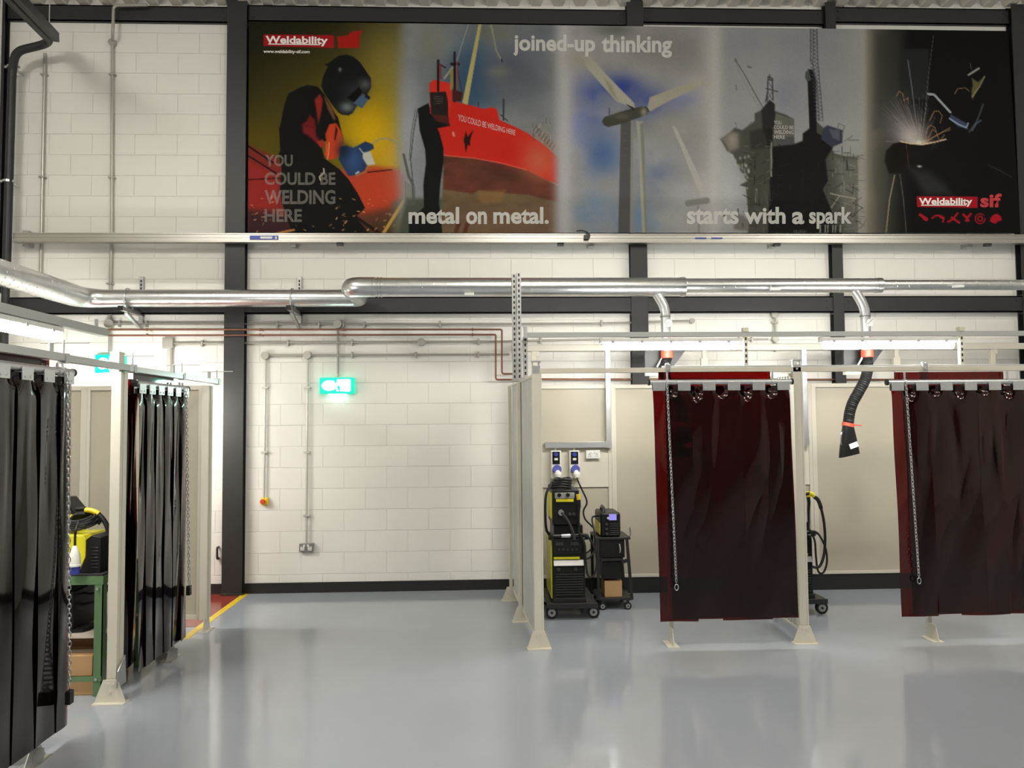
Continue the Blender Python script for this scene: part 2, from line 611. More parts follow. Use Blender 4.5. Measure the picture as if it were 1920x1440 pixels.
def blend(mask, col):
    global IMG
    c = np.asarray(col, float)
    IMG = IMG * (1 - mask[..., None]) + c * mask[..., None]


def sst(a, b, x):
    t = np.clip((x - a) / (b - a), 0, 1)
    return t * t * (3 - 2 * t)


def sdf(pts):
    p = np.asarray(pts, float)
    d = np.full(PX.shape, 1e9)
    ins = np.zeros(PX.shape, bool)
    for i in range(len(p)):
        x0, y0 = p[i - 1]
        x1, y1 = p[i]
        ex, ey = x1 - x0, y1 - y0
        t = np.clip(((PX - x0) * ex + (PY - y0) * ey) / (ex * ex + ey * ey + 1e-9), 0, 1)
        d = np.minimum(d, np.hypot(PX - x0 - ex * t, PY - y0 - ey * t))
        c = (y0 > PY) != (y1 > PY)
        ins ^= c & (PX < ex * (PY - y0) / (ey if abs(ey) > 1e-9 else 1e-9) + x0)
    return np.where(ins, -d, d)


def poly(pts, col, soft=1.0, al=1.0):
    blend(al * (1 - sst(-soft, soft, sdf(pts))), col)


def line(pts, w, col, al=1.0, soft=0.7):
    d = np.full(PX.shape, 1e9)
    for (x0, y0), (x1, y1) in zip(pts[:-1], pts[1:]):
        ex, ey = x1 - x0, y1 - y0
        t = np.clip(((PX - x0) * ex + (PY - y0) * ey) / (ex * ex + ey * ey + 1e-9), 0, 1)
        d = np.minimum(d, np.hypot(PX - x0 - ex * t, PY - y0 - ey * t))
    blend(al * (1 - sst(w / 2 - soft, w / 2 + soft, d)), col)


def blob(cx, cy, rx, ry, col, al=1.0):
    blend(al * np.exp(-((PX - cx) / rx) ** 2 - ((PY - cy) / ry) ** 2), col)


def zq(s, ox, oy, pts):
    return [(ox + x / s, oy + y / s) for x, y in pts]


A = lambda *p: zq(6.858, 460, 30, p)
B = lambda *p: zq(6.4, 460, 230, p)
C3 = lambda *p: zq(6.0, 740, 40, p)
C4 = lambda *p: zq(6.0, 740, 230, p)
T = lambda *p: zq(6.0, 1040, 40, p)
R6 = lambda *p: zq(6.4, 1340, 50, p)
R7 = lambda *p: zq(6.4, 1340, 230, p)
S8 = lambda *p: zq(3.647, 1620, 50, p)

# --- panel one: welder against a yellow sky
blend(np.ones(PX.shape), (20, 20, 15))
blob(640, 210, 190, 150, (72, 66, 20), 0.95)
blob(730, 120, 70, 110, (118, 108, 52), 0.85)
blob(480, 290, 90, 90, (92, 78, 14), 0.8)
blob(690, 250, 75, 85, (186, 150, 8), 1.0)
blob(730, 300, 50, 60, (190, 150, 30), 0.8)
poly([(464, 272), (520, 296), (545, 330), (545, 442), (464, 442)], (112, 38, 32), 6)
poly([(640, 318), (700, 312), (764, 318), (764, 400), (690, 420), (640, 400)], (168, 58, 34), 8)
poly([(464, 300), (500, 318), (520, 345), (520, 390), (464, 390)], (140, 36, 34), 6, 0.8)
poly([(464, 395), (560, 405), (560, 442), (464, 442)], (42, 30, 34), 9, 0.85)
poly([(660, 405), (770, 380), (770, 442), (640, 442)], (70, 48, 34), 12, 0.9)
poly([(735, 380), (775, 360), (790, 442), (735, 442)], (78, 78, 60), 8, 0.85)
line([(464, 273), (512, 305)], 3, (18, 12, 10))
line([(464, 291), (518, 325)], 2.5, (22, 10, 10))
line([(464, 337), (525, 334)], 2, (32, 10, 10))
line([(690, 323), (735, 318)], 2.5, (50, 24, 16))
line([(760, 372), (716, 442)], 6, (176, 140, 62), 0.9)
line([(660, 402), (715, 440)], 6, (30, 18, 14), 0.9)
body = A((930, 905), (800, 885), (700, 920), (550, 1000), (500, 1150), (450, 1400)) + B((405, 60), (412, 200), (418, 340), (400, 370), (435, 560), (415, 800), (440, 960), (520, 1200), (560, 1345), (1500, 1345), (1320, 1130), (1440, 1030), (1350, 850), (1240, 680), (1130, 560), (950, 430), (900, 230), (1180, 200)) + A((1190, 1300), (1160, 1260), (1010, 1000))
poly(body, (17, 16, 15), 1.2)
poly(A((960, 1000), (995, 1080), (975, 1250), (935, 1390), (920, 1250), (890, 1080)), (128, 36, 32), 2.5)
poly(A((830, 1270), (890, 1330), (905, 1440), (720, 1400), (790, 1350)), (100, 24, 26), 3)
poly(B((690, 30), (840, 60), (850, 160), (890, 210), (940, 260), (930, 300), (860, 250), (760, 160), (690, 120)), (110, 26, 30), 3.5)
poly(B((860, 230), (930, 200), (960, 280), (900, 300)), (150, 44, 38), 2)
poly(A((1010, 1030), (1120, 1190), (1160, 1320), (1140, 1345), (1060, 1200)), (98, 62, 44), 2)
poly(B((1010, 20), (1090, 5), (1150, 100), (1190, 240), (1140, 290), (1120, 400), (1060, 440), (980, 440), (950, 380), (975, 240), (960, 140)), (176, 58, 30), 1.6)
poly(B((1085, 30), (1110, 90), (1080, 220), (1065, 200)), (60, 20, 16), 1.5)
poly(B((1120, 110), (1170, 190), (1180, 260), (1110, 250)), (140, 70, 44), 2)
line(B((1005, 240), (1000, 340), (985, 440)), 1.6, (214, 150, 110), 0.9)
line(B((980, 250), (970, 380)), 1.2, (214, 110, 70), 0.8)
glove = B((1140, 290), (1210, 275), (1300, 300), (1440, 225), (1530, 260), (1545, 310), (1480, 345), (1410, 390), (1430, 450), (1460, 520), (1440, 570), (1330, 630), (1240, 640), (1190, 560), (1120, 440))
poly(glove, (34, 52, 84), 1.4)
blob(B((1300, 450))[0][0], B((1300, 450))[0][1], 16, 22, (50, 78, 122), 0.8)
blob(B((1170, 330))[0][0], B((1170, 330))[0][1], 12, 14, (18, 24, 36), 0.8)
poly(B((1410, 360), (1500, 345), (1520, 400), (1560, 500), (1470, 515), (1410, 430)), (172, 172, 160), 1.5)
line(B((1370, 310), (1420, 370)), 2, (160, 160, 130))
line(B((1320, 640), (1440, 590), (1470, 520)), 3.5, (150, 100, 44), 0.8)
line(B((1330, 610), (1360, 590)), 3, (190, 200, 210), 0.8)
line(B((1530, 250), (1600, 200), (1680, 188), (1780, 215), (1830, 260), (1850, 420), (1880, 620)), 2.6, (120, 124, 120), 0.8)
helmet = A((1130, 560), (1200, 510), (1300, 493), (1400, 530), (1480, 600), (1560, 720), (1615, 800), (1618, 920), (1570, 1000), (1440, 1150), (1380, 1250), (1330, 1278), (1240, 1270), (1190, 1235), (1100, 1120), (1020, 1000), (975, 900), (1000, 780), (1060, 650), (1015, 620), (1060, 610))
poly(helmet, (18, 19, 21), 1.1)
blob(A((1540, 880))[0][0], A((1540, 880))[0][1], 11, 10, (82, 86, 84), 0.9)
blob(A((1310, 1170))[0][0], A((1310, 1170))[0][1], 14, 10, (104, 114, 112), 0.95)
blob(A((1420, 980))[0][0], A((1420, 980))[0][1], 26, 20, (50, 54, 56), 0.6)
blob(A((1218, 690))[0][0], A((1218, 690))[0][1], 3, 4, (120, 120, 116), 0.9)
poly(A((1460, 910), (1505, 975), (1400, 1110), (1310, 1050)), (8, 8, 8), 1)
poly(A((1510, 1000), (1600, 1050), (1500, 1190), (1390, 1120)), (64, 82, 104), 1)
poly(A((1560, 1000), (1610, 1050), (1590, 1075), (1530, 1040)), (22, 28, 34), 1)
# falling sparks
rs2 = random.Random(11)
for k in range(70):
    x, y = rs2.uniform(470, 745), rs2.uniform(370, 438)
    if 525 < x < 630 and y < 420:
        continue
    a = rs2.uniform(-1.2, 0.4)
    l = rs2.uniform(1, 6)
    line([(x, y), (x + l * math.cos(a), y + l * math.sin(a))], rs2.uniform(0.9, 1.8), (196, 150, 96), rs2.uniform(0.35, 0.95), 0.6)
line(B((940, 550), (945, 600), (890, 650), (900, 690)), 2.2, (190, 184, 160), 0.9)
line([(510, 440), (535, 434), (551, 431)], 4, (176, 120, 60), 0.9)

# --- panel two: red ship in a dock
m2 = sst(736, 772, PX)
n1 = vnoise(90, 60, 20)
sky = np.stack([78 + 50 * n1, 84 + 46 * n1, 92 + 36 * n1], -1)
IMG = IMG * (1 - m2[..., None]) + sky * m2[..., None]
blob(885, 140, 40, 70, (42, 68, 96), 0.9)
blob(865, 170, 40, 40, (44, 72, 92), 0.7)
blob(960, 130, 50, 40, (56, 60, 78), 0.6)
blob(806, 82, 26, 34, (112, 112, 98), 0.8)
blob(935, 135, 22, 12, (108, 108, 98), 0.8)
blob(925, 60, 40, 18, (98, 96, 84), 0.7)
blob(975, 155, 60, 25, (80, 82, 88), 0.6)
blob(765, 250, 26, 150, (142, 146, 150), 0.85)
blob(780, 330, 14, 60, (118, 120, 128), 0.8)
poly([(762, 372), (830, 372), (830, 442), (745, 442)], (62, 66, 54), 6, 0.9)
line([(757, 290), (766, 330), (774, 345), (776, 400)], 5, (70, 74, 72), 0.85)
line([(783, 205), (775, 250), (770, 300), (774, 340)], 2.2, (66, 70, 66), 0.9)
line([(779, 205), (771, 250), (768, 300)], 1.4, (60, 66, 60), 0.8)
for k in range(7):
    line([(760 + 3 * k, 340 + 2 * k), (760 + 3 * k, 385)], 1.1, (90, 92, 80), 0.7)
hull = C3((600, 885), (820, 935), (1000, 985), (1090, 965), (1150, 990), (1180, 1110), (1350, 1185)) + C4((1500, 120), (1700, 270), (1850, 400), (1850, 700), (1700, 640), (1500, 540), (1200, 460), (900, 405), (560, 372), (540, 280), (480, 60), (600, 20))
lower = C4((550, 372), (900, 405), (1200, 460), (1500, 540), (1700, 640), (1850, 720), (1850, 1290), (520, 1290))
poly(lower, (92, 76, 54), 1)
poly(C4((550, 372), (900, 405), (1200, 460), (1500, 540), (1700, 640), (1850, 720), (1850, 900), (1500, 810), (1200, 790), (950, 760), (880, 800), (550, 750)), (84, 46, 34), 2)
blob(945, 320, 50, 20, (62, 40, 36), 0.7)
n3 = vnoise(26, 12, 55)
ml = 1 - sst(-2, 2, sdf(lower))
IMG = IMG * (1 + (ml * (n3 - 0.5) * 0.35)[..., None])
poly(C4((950, 770), (1250, 760), (1200, 900), (1000, 920), (920, 850)), (122, 92, 56), 5, 0.7)
poly(C4((540, 980), (1800, 900), (1850, 1290), (540, 1290)), (104, 80, 66), 14, 0.5)
for x in (700, 800):
    poly(C4((x, 1120), (x + 50, 1130), (x + 10, 1240), (x - 40, 1240)), (74, 36, 28), 2, 0.8)
poly(hull, (176, 34, 24), 1)
blob(960, 290, 30, 20, (168, 26, 20), 0.7)
blob(1010, 300, 34, 40, (170, 100, 70), 0.7)
line(C4((560, 368), (900, 400), (1200, 455), (1480, 530)), 1.6, (196, 96, 70), 0.8)
poly(C3((260, 980), (380, 920), (412, 1040), (620, 1175), (480, 1205)) + C4((500, 100), (548, 280), (552, 420), (512, 700), (498, 900), (542, 1290), (160, 1290), (160, 1100), (330, 950), (322, 700), (352, 450), (342, 300), (280, 80)), (16, 17, 17), 1.2)
poly(C3((390, 700), (440, 655), (560, 680), (640, 700), (645, 900), (610, 1060), (400, 1040)), (184, 42, 30), 1)
poly(C3((395, 800), (575, 790), (600, 900), (605, 1130), (625, 1175), (480, 1130), (410, 1040)), (34, 26, 24), 1.2)
poly(C3((410, 1050), (600, 1060), (615, 1150), (470, 1120)), (70, 28, 26), 2)
for k in range(4):
    line(C3((440, 840 + 30 * k), (540, 850 + 22 * k)), 1.0, (110, 104, 96), 0.6)
line(C3((490, 780), (490, 440)), 4.5, (26, 22, 20))
line(C3((480, 470), (570, 520)), 3, (52, 38, 34))
line(C3((510, 500), (520, 640)), 4, (120, 44, 38), 0.8)
line(C3((675, 900), (675, 350)), 4, (28, 22, 24))
line(C3((640, 480), (720, 480)), 5, (26, 22, 24))
line(C3((560, 640), (650, 520)), 3.5, (140, 134, 110))
line(C3((700, 500), (770, 860)), 2, (60, 46, 46))
line(C3((700, 440), (700, 880)), 1.6, (150, 60, 50))
line(C3((640, 560), (640, 760)), 6, (132, 116, 56), 0.8)
poly(C3((650, 760), (760, 800), (750, 900), (650, 900)), (60, 26, 24), 1.5)
line(C3((830, 30), (700, 440)), 1.5, (142, 146, 130), 0.9)
poly(C3((945, 20), (980, 20), (820, 940), (760, 920)), (158, 150, 98), 0.8)
line(C3((1085, 20), (1140, 320), (1200, 440)), 2.6, (132, 134, 112), 0.9)
line(C3((1060, 20), (1130, 240), (1150, 340)), 1.6, (120, 124, 104), 0.8)
line(C3((1200, 430), (1210, 450)), 3, (40, 40, 44))
line(C3((1225, 880), (1225, 1110)), 3, (40, 44, 52))
line(C3((1190, 1050), (1270, 1120)), 2, (46, 48, 54))
line(C3((940, 910), (940, 960)), 2, (50, 54, 60))
poly(C4((800, 90), (820, 160), (885, 80), (850, 200), (848, 260), (825, 250), (797, 340), (790, 260), (775, 200)), (34, 16, 14), 0.8)
blob(850, 250, 2, 3, (200, 150, 130)); blob(851, 254, 2, 2, (200, 150, 130))
for k in range(26):
    x = rs2.uniform(998, 1036)
    y = rs2.uniform(228, 268)
    line([(x, y), (x + rs2.uniform(-2, 2), y - rs2.uniform(4, 16))], 1.2, rs2.choice([(150, 146, 132), (72, 72, 64), (110, 108, 96)]), 0.7)
for k in range(8):
    line([(1000 + 5 * k, 245 + 5 * k), (1006 + 5 * k, 236 + 5 * k)], 2.0, (70, 62, 50), 0.7)

# --- panel three: wind turbines
m3 = sst(1030, 1062, PX)
n2 = vnoise(80, 60, 33)
sky3 = np.stack([112 + 40 * n2, 112 + 38 * n2, 110 + 40 * n2], -1)
IMG = IMG * (1 - m3[..., None]) + sky3 * m3[..., None]
nb = sst(0.30, 0.6, vnoise(60, 50, 90))
for (cx, cy, rx, ry, col, al) in ((1165, 165, 42, 26, (44, 58, 122), 1), (1110, 195, 34, 42, (58, 74, 132), 1), (1215, 200, 42, 30, (52, 66, 120), 1), (1275, 190, 40, 18, (96, 104, 142), .7), (1085, 230, 24, 60, (112, 118, 156), .7), (1130, 290, 40, 50, (64, 88, 130), .9), (1230, 330, 40, 40, (84, 96, 122), .7), (1200, 410, 60, 30, (84, 112, 146), .7), (1110, 400, 40, 40, (86, 112, 142), .8)):
    blend(al * np.exp(-((PX - cx) / rx) ** 2 - ((PY - cy) / ry) ** 2) * (0.45 + 0.55 * nb), col)
blob(1250, 230, 50, 30, (132, 130, 124), 0.7)
blob(1240, 95, 80, 40, (110, 108, 104), 0.7)
blob(1150, 55, 40, 14, (84, 84, 80), 0.7)
blob(1140, 345, 30, 20, (128, 126, 124), 0.7)
blob(1265, 410, 40, 18, (142, 142, 138), 0.7)
wl = np.exp(-((PX - 1058) / 17) ** 2)
blend(0.85 * wl, (158, 156, 158))
wl = np.exp(-((PX - 1345) / 26) ** 2)
blend(0.9 * wl, (162, 160, 156))
line([(1262, 238), (1293, 310), (1316, 362)], 3, (150, 148, 144), 0.9)
poly([(1261, 236), (1268, 240), (1327, 364), (1316, 372), (1304, 345)], (152, 150, 144), 1)
line([(1290, 381), (1325, 376)], 12, (112, 112, 108), 0.95, 2)
line([(1309, 388), (1311, 442)], 5, (122, 122, 118), 0.9)
poly([(1164, 226), (1183, 226), (1187, 442), (1159, 442)], (72, 72, 72), 1)
poly([(1183, 226), (1187, 226), (1188, 442), (1181, 442)], (118, 118, 114), 1)
poly([(1192, 226), (1207, 228), (1209, 300), (1214, 442), (1204, 442), (1197, 267)], (136, 138, 126), 1)
poly([(1200, 232), (1207, 228), (1209, 300), (1214, 442), (1210, 442)], (110, 112, 106), 1)
for k in range(5):
    line([(1168, 250 + 14 * k), (1176, 250 + 14 * k)], 1, (96, 96, 94), 0.6)
poly(T((530, 1125), (560, 1075), (830, 990), (990, 955), (1050, 985), (1045, 1045), (960, 1080), (760, 1150), (600, 1190), (555, 1170)), (58, 58, 50), 1)
blob(1165, 218, 14, 6, (84, 80, 74), 0.8)
blob(1207, 210, 6, 8, (128, 124, 104), 0.9)
line(T((615, 975), (615, 1050)), 1.5, (44, 48, 60))
poly(T((905, 975), (890, 915), (560, 575), (400, 400), (300, 380), (360, 520), (480, 660), (700, 905), (830, 950)), (146, 145, 132), 1.5)
poly(T((560, 640), (640, 720), (720, 900), (620, 800)), (120, 118, 92), 3, 0.7)
blob(1085, 110, 26, 18, (138, 134, 124), 0.8)
poly(T((800, 925), (910, 980), (880, 1005)), (48, 46, 36), 1)
poly(T((1040, 985), (1070, 855), (1400, 730), (1720, 640), (1660, 720), (1300, 890), (1080, 1010)), (142, 138, 124), 1.5)
blob(1310, 150, 22, 14, (150, 146, 140), 0.7)
line(T((1015, 960), (1050, 985), (1055, 1020)), 1.8, (40, 40, 34))

# --- panel four: oil rig in grey haze
m4 = sst(1335, 1372, PX)
n4 = vnoise(120, 80, 66)
s4 = np.stack([120 + 22 * n4, 121 + 22 * n4, 124 + 20 * n4], -1)
fade = np.clip((PX - 1560) / 60, 0, 1)[..., None]
s4 = s4 * (1 - 0.6 * fade) + np.array((146, 144, 134)) * 0.6 * fade
IMG = IMG * (1 - m4[..., None]) + s4 * m4[..., None]
blob(1365, 350, 22, 80, (160, 160, 160), 0.7)
blob(1470, 180, 26, 40, (112, 116, 130), 0.6)
rig = R7((70, 200), (180, 120), (240, 60), (330, 90), (400, 40), (440, -10)) + R6((420, 1180), (480, 1130), (480, 1040), (560, 1000), (620, 930), (660, 880), (720, 930), (720, 1010), (860, 1060), (950, 1110), (950, 1290)) + R7((960, 250), (1050, 220), (1060, 130), (1140, 70), (1140, -20), (1220, -20), (1300, 60), (1350, 35), (1540, 90), (1530, 240), (1400, 300), (1440, 370), (1560, 400), (1720, 410), (1720, 1340), (400, 1340), (400, 1050), (380, 830), (400, 780), (300, 750), (390, 700), (300, 560), (220, 380), (150, 340))
poly(rig, (66, 66, 60), 2)
poly(R7((60, 190), (200, 120), (280, 130), (290, 300), (170, 360), (130, 260)), (112, 108, 98), 5, 0.8)
blob(1374, 262, 10, 14, (140, 136, 128), 0.7)
poly(R7((420, 100), (620, 60), (700, 90), (690, 330), (430, 330)), (46, 46, 42), 4)
poly(R7((400, 330), (680, 300), (690, 980), (420, 1000)), (58, 60, 52), 4)
poly(R6((560, 1000), (660, 880), (720, 930), (720, 1010), (740, 1080), (690, 1280), (580, 1280)), (36, 36, 34), 2)
poly(R7((590, 60), (700, 80), (690, 260), (640, 300)), (30, 30, 28), 2)
poly(R6((730, 1040), (950, 1110), (955, 1290), (700, 1290)) + R7((700, 60), (700, 250)), (88, 88, 80), 1.2)
poly(R7((720, 60), (950, 60), (950, 260), (720, 270)), (86, 86, 80), 1.5)
poly(R7((720, 170), (950, 170), (950, 270), (730, 275)), (70, 70, 70), 2)
poly(R7((690, 290), (960, 260), (1060, 220), (1060, 130), (1140, 70), (1360, 200), (1420, 300), (1330, 440), (1360, 700), (1300, 800), (1380, 1000), (1500, 1340), (640, 1340), (660, 700), (690, 520)), (20, 20, 20), 2)
poly(R6((1120, 510), (1180, 515), (1215, 650), (1225, 1290), (1140, 1290), (1115, 660)), (20, 21, 22), 1)
poly(R6((1090, 540), (1130, 520), (1160, 640), (1110, 660), (1085, 610)), (66, 72, 70), 1)
poly(R7((1290, 110), (1350, 35), (1530, 95), (1530, 240), (1400, 290), (1280, 200)), (50, 52, 66), 1.5)
poly(R7((1370, 80), (1500, 90), (1500, 220), (1420, 180)), (84, 86, 96), 2, 0.8)
line(R7((1470, 80), (1490, 10), (1560, 40), (1530, 130)), 1.6, (96, 96, 98))
# lattice mast
for (x0, y0, x1, y1) in ((1150, 20, 1150, 420), (1225, 20, 1240, 420), (1240, 430, 1300, 1130), (1170, 400, 1215, 640), (1225, 640, 1250, 1130), (1185, 20, 1190, 400)):
    line(R6((x0, y0), (x1, y1)), 1.8, (60, 60, 62), 0.85)
for k in range(24):
    y = 30 + 46 * k
    sh = max(0, (y - 400)) * 0.075
    line(R6((1150 + sh * 1.2, y), (1235 + sh, y + 44)), 1.2, (66, 66, 68), 0.8)
    line(R6((1235 + sh, y), (1152 + sh * 1.2, y + 44)), 1.2, (66, 66, 68), 0.8)
# flare tower and crane boom
for seg in (((630, 900), (640, 600)), ((700, 880), (690, 620)), ((640, 640), (700, 640)), ((620, 740), (755, 780)), ((660, 580), (660, 640)), ((640, 600), (690, 620)), ((610, 900), (640, 760))):
    line(R6(*seg), 2.4, (62, 62, 62), 0.95)
for seg in (((640, 780), (690, 880)), ((690, 780), (630, 880)), ((640, 660), (690, 740))):
    line(R6(*seg), 1.4, (74, 74, 74), 0.9)
line(R6((250, 400), (350, 560), (470, 780), (575, 965)), 2.0, (84, 84, 82), 0.95)
line(R6((250, 410), (300, 560), (440, 820), (540, 970)), 1.4, (116, 114, 110), 0.7)
line(R6((250, 395), (255, 410)), 5, (96, 96, 96), 0.9)
line(R6((400, 480), (430, 490)), 4, (92, 92, 92), 0.8)
line(R6((255, 700), (258, 760)), 2, (96, 96, 96), 0.8)
line(R7((680, 240), (680, 640)), 3.0, (122, 122, 110), 0.9)
line(R7((250, 0), (265, 60)), 2, (112, 108, 100))
for k in range(24):
    x, y = rs2.uniform(1378, 1404), rs2.uniform(292, 338)
    blob(x, y, 2.0, 2.6, (150, 150, 146), 0.75)
m = 1 - sst(1548, 1600, PX)
for k in range(60):
    x, y = rs2.uniform(1560, 1618), rs2.uniform(290, 436)
    l = rs2.uniform(5, 26)
    a = rs2.choice([0, math.pi / 2, math.pi / 2, 0.3])
    line([(x, y), (min(1622, x + l * math.cos(a)), y + l * math.sin(a))], 1.2, rs2.choice([(120, 118, 106), (48, 46, 40), (84, 82, 72), (140, 138, 126)]), 0.7)
poly(R7((1430, 420), (1700, 420), (1800, 300), (1900, 400), (1900, 1350), (1560, 1350)), (128, 126, 116), 14, 0.45)
line(R7((1390, 850), (1520, 880), (1690, 910)), 2, (142, 140, 130), 0.9)
line(R7((1400, 1020), (1490, 890)), 2, (132, 130, 120), 0.9)
line(R7((600, 820), (640, 1000)), 1.2, (84, 84, 78), 0.7)
for k in range(5):
    line(R7((560 + 26 * k, 740), (560 + 26 * k, 1000)), 1.2, (78, 78, 70), 0.6)
line(R7((500, 800), (500, 950)), 3, (126, 124, 112), 0.8)
poly(R7((220, 1100), (330, 1110), (420, 1180), (400, 1300), (230, 1280)), (96, 94, 88), 4, 0.9)
line(R7((280, 1040), (285, 1110)), 3, (84, 84, 82))
for k in range(9):
    line(R7((1270 + 30 * k, 1230), (1265 + 30 * k, 1345)), 2.2, rs2.choice([(140, 138, 130), (30, 30, 28)]), 0.9)
line(R7((1560, 1280), (1760, 1260), (1820, 1160)), 2.6, (104, 102, 94), 0.8)
for k in range(10):
    line(R7((950 + 16 * k, 1290), (950 + 16 * k, 1345)), 1.2, (112, 110, 102), 0.7)

rigm = lambda x, y: 1385 < x < 1600 and y > 285
for k in range(170):
    x, y = rs2.uniform(1392, 1605), rs2.uniform(262, 438)
    l = rs2.uniform(4, 26)
    a = rs2.choice([math.pi / 2, math.pi / 2, 0.0, 0.5, -0.6])
    line([(x, y), (x + l * math.cos(a), min(440, y + l * math.sin(a)))], rs2.uniform(0.9, 2.2), rs2.choice([(30, 30, 28), (44, 44, 40), (24, 24, 24), (92, 90, 82)]) if not (1450 < x < 1550) else rs2.choice([(14, 14, 14), (34, 34, 32), (26, 26, 26)]), 0.6)
# --- panel five: grinding sparks in the dark
m5 = sst(1618, 1628, PX)
fx = np.clip((PX - 1624) / 90, 0, 1)
d5 = 1 - fx
base = np.stack([14 + 108 * d5 ** 1.6, 14 + 105 * d5 ** 1.6, 14 + 92 * d5 ** 1.6], -1)
IMG = IMG * (1 - m5[..., None]) + base * m5[..., None]
poly([(1640, 60), (1690, 60), (1690, 240), (1640, 240)], (50, 50, 44), 14, 0.7)
poly([(1694, 92), (1742, 92), (1742, 186), (1694, 186)], (36, 38, 40), 3, 0.8)
blob(1690, 235, 40, 40, (100, 96, 100), 0.85)
blob(1708, 255, 26, 20, (172, 166, 170), 0.95)
blob(1722, 268, 20, 8, (206, 200, 190), 0.95)
for k in range(90):
    a = rs2.gauss(-1.95, 0.55)
    l = rs2.uniform(25, 95) * (1.0 if a > -2.6 else 0.7)
    x1, y1 = 1726 + l * math.cos(a), 268 + l * math.sin(a) * 1.1
    if x1 < 1632 or x1 > 1760:
        continue
    line([(1726 + 8 * math.cos(a), 268 + 8 * math.sin(a)), (x1, y1)], 1.0, (158, 148, 138), rs2.uniform(0.12, 0.4), 0.6)
poly(S8((150, 850), (200, 800), (260, 785), (330, 800), (400, 806), (480, 795), (420, 900), (330, 990), (170, 1005), (140, 920)), (20, 16, 14), 2)
blob(1650, 330, 16, 60, (60, 58, 50), 0.5)
line(S8((250, 785), (320, 800), (400, 806), (480, 790), (560, 770)), 2.2, (220, 196, 160), 0.9)
for arc in (((420, 790), (430, 700), (455, 672), (485, 690), (500, 740), (520, 785)), ((440, 760), (470, 700), (490, 720)), ((450, 640), (480, 580), (510, 575), (535, 610), (520, 660)), ((400, 800), (500, 740), (590, 690)), ((430, 780), (540, 720), (590, 705)), ((470, 790), (520, 780), (550, 740)), ((620, 460), (640, 425), (690, 418), (720, 440)), ((220, 480), (240, 440), (265, 460), (275, 510)), ((285, 500), (300, 485), (305, 530))):
    line(S8(*arc), 1.2, (176, 136, 96), 0.75, 0.6)
line(S8((475, 60), (440, 340), (405, 700), (398, 800)), 1.0, (120, 116, 108), 0.7)
line(S8((300, 230), (325, 400), (350, 600), (365, 720)), 1.6, (122, 128, 130), 0.75)
line(S8((290, 810), (300, 900), (308, 960)), 1.2, (92, 60, 52), 0.8)
line(S8((210, 1015), (175, 1180), (150, 1420)), 1.8, (150, 140, 110), 0.9)
line(S8((245, 1010), (270, 1180), (290, 1420)), 1.4, (116, 110, 96), 0.7)
blob(1724, 312, 4, 2, (220, 220, 216))
poly(S8((300, 960), (440, 990), (560, 1080), (600, 1150), (420, 1155)), (42, 43, 44), 12, 0.9)
line(S8((440, 460), (480, 465), (590, 585)), 4.2, (150, 156, 164), 0.95)
poly(S8((595, 600), (700, 660), (712, 705), (640, 680), (580, 630)), (58, 64, 88), 1.5)
line(S8((585, 628), (650, 670), (700, 690), (712, 660)), 2.4, (150, 164, 180), 0.9)
poly(S8((735, 350), (780, 380), (825, 340), (790, 400), (760, 460), (740, 500), (735, 440), (745, 400)), (96, 92, 58), 1.8, 0.9)
line(S8((715, 330), (785, 285)), 3.4, (150, 150, 140), 0.95)
line(S8((725, 250), (735, 290)), 2, (70, 70, 64), 0.8)
line(S8((825, 340), (790, 410), (740, 480)), 2.2, (142, 140, 116), 0.8)
line(S8((815, 530), (790, 600), (770, 650), (720, 720)), 3, (72, 76, 84), 0.8)
line(S8((740, 710), (770, 660), (800, 640)), 2.4, (86, 96, 116), 0.8)
line(S8((850, 945), (940, 990), (1010, 1030)), 1.4, (66, 66, 64), 0.7)

# --- red marks
poly([(494, 64.5), (626, 66), (626, 90), (494, 86)], (150, 22, 32), 0.8)
poly([(632, 69), (652, 66), (660, 59), (680, 57), (675, 66), (674, 90), (634, 90)], (148, 26, 22), 1.2)
poly([(1719, 368), (1833, 369), (1833, 390), (1720, 388)], (150, 20, 34), 0.8)
RED5 = (158, 20, 34)
I = lambda *p: zq(3.647, 1620, 50, p)
poly(I((372, 1290), (385, 1275), (440, 1310), (432, 1330), (410, 1325), (395, 1305)), RED5, 0.6)
line(I((465, 1310), (490, 1292), (520, 1292), (545, 1308), (540, 1335)), 3, RED5); poly(I((510, 1290), (550, 1300), (545, 1320), (515, 1305)), RED5, 0.6)
line(I((575, 1335), (610, 1315), (640, 1275)), 3.4, RED5); line(I((600, 1305), (650, 1340)), 4, RED5)
line(I((680, 1285), (705, 1310)), 4.4, RED5); line(I((730, 1280), (705, 1310)), 4, RED5); line(I((700, 1325), (712, 1325)), 5.5, RED5)
ring = [(794 + 34 * math.cos(k * .5), 1313 + 34 * math.sin(k * .5)) for k in range(12)]
line(I(*ring), 1.8, RED5)
ring = [(794 + 16 * math.cos(k * .5), 1313 + 16 * math.sin(k * .5)) for k in range(13)]
line(I(*ring), 2.4, RED5)
poly(I((860, 1330), (868, 1305), (890, 1285), (915, 1280), (938, 1300), (940, 1325), (915, 1332), (900, 1345), (880, 1342)), RED5, 0.6)

# soft print grain, then photograph values to ink
IMG *= (1 + 0.05 * (rng.rand(NY, NX, 1) - 0.5))
lin_img = np.clip(IMG, 3, 250) / 255.0
lin_img = np.where(lin_img <= 0.04045, lin_img / 12.92, ((lin_img + 0.055) / 1.055) ** 2.4)
INK = np.clip(lin_img / BANNER_LIGHT, 0, 0.9)

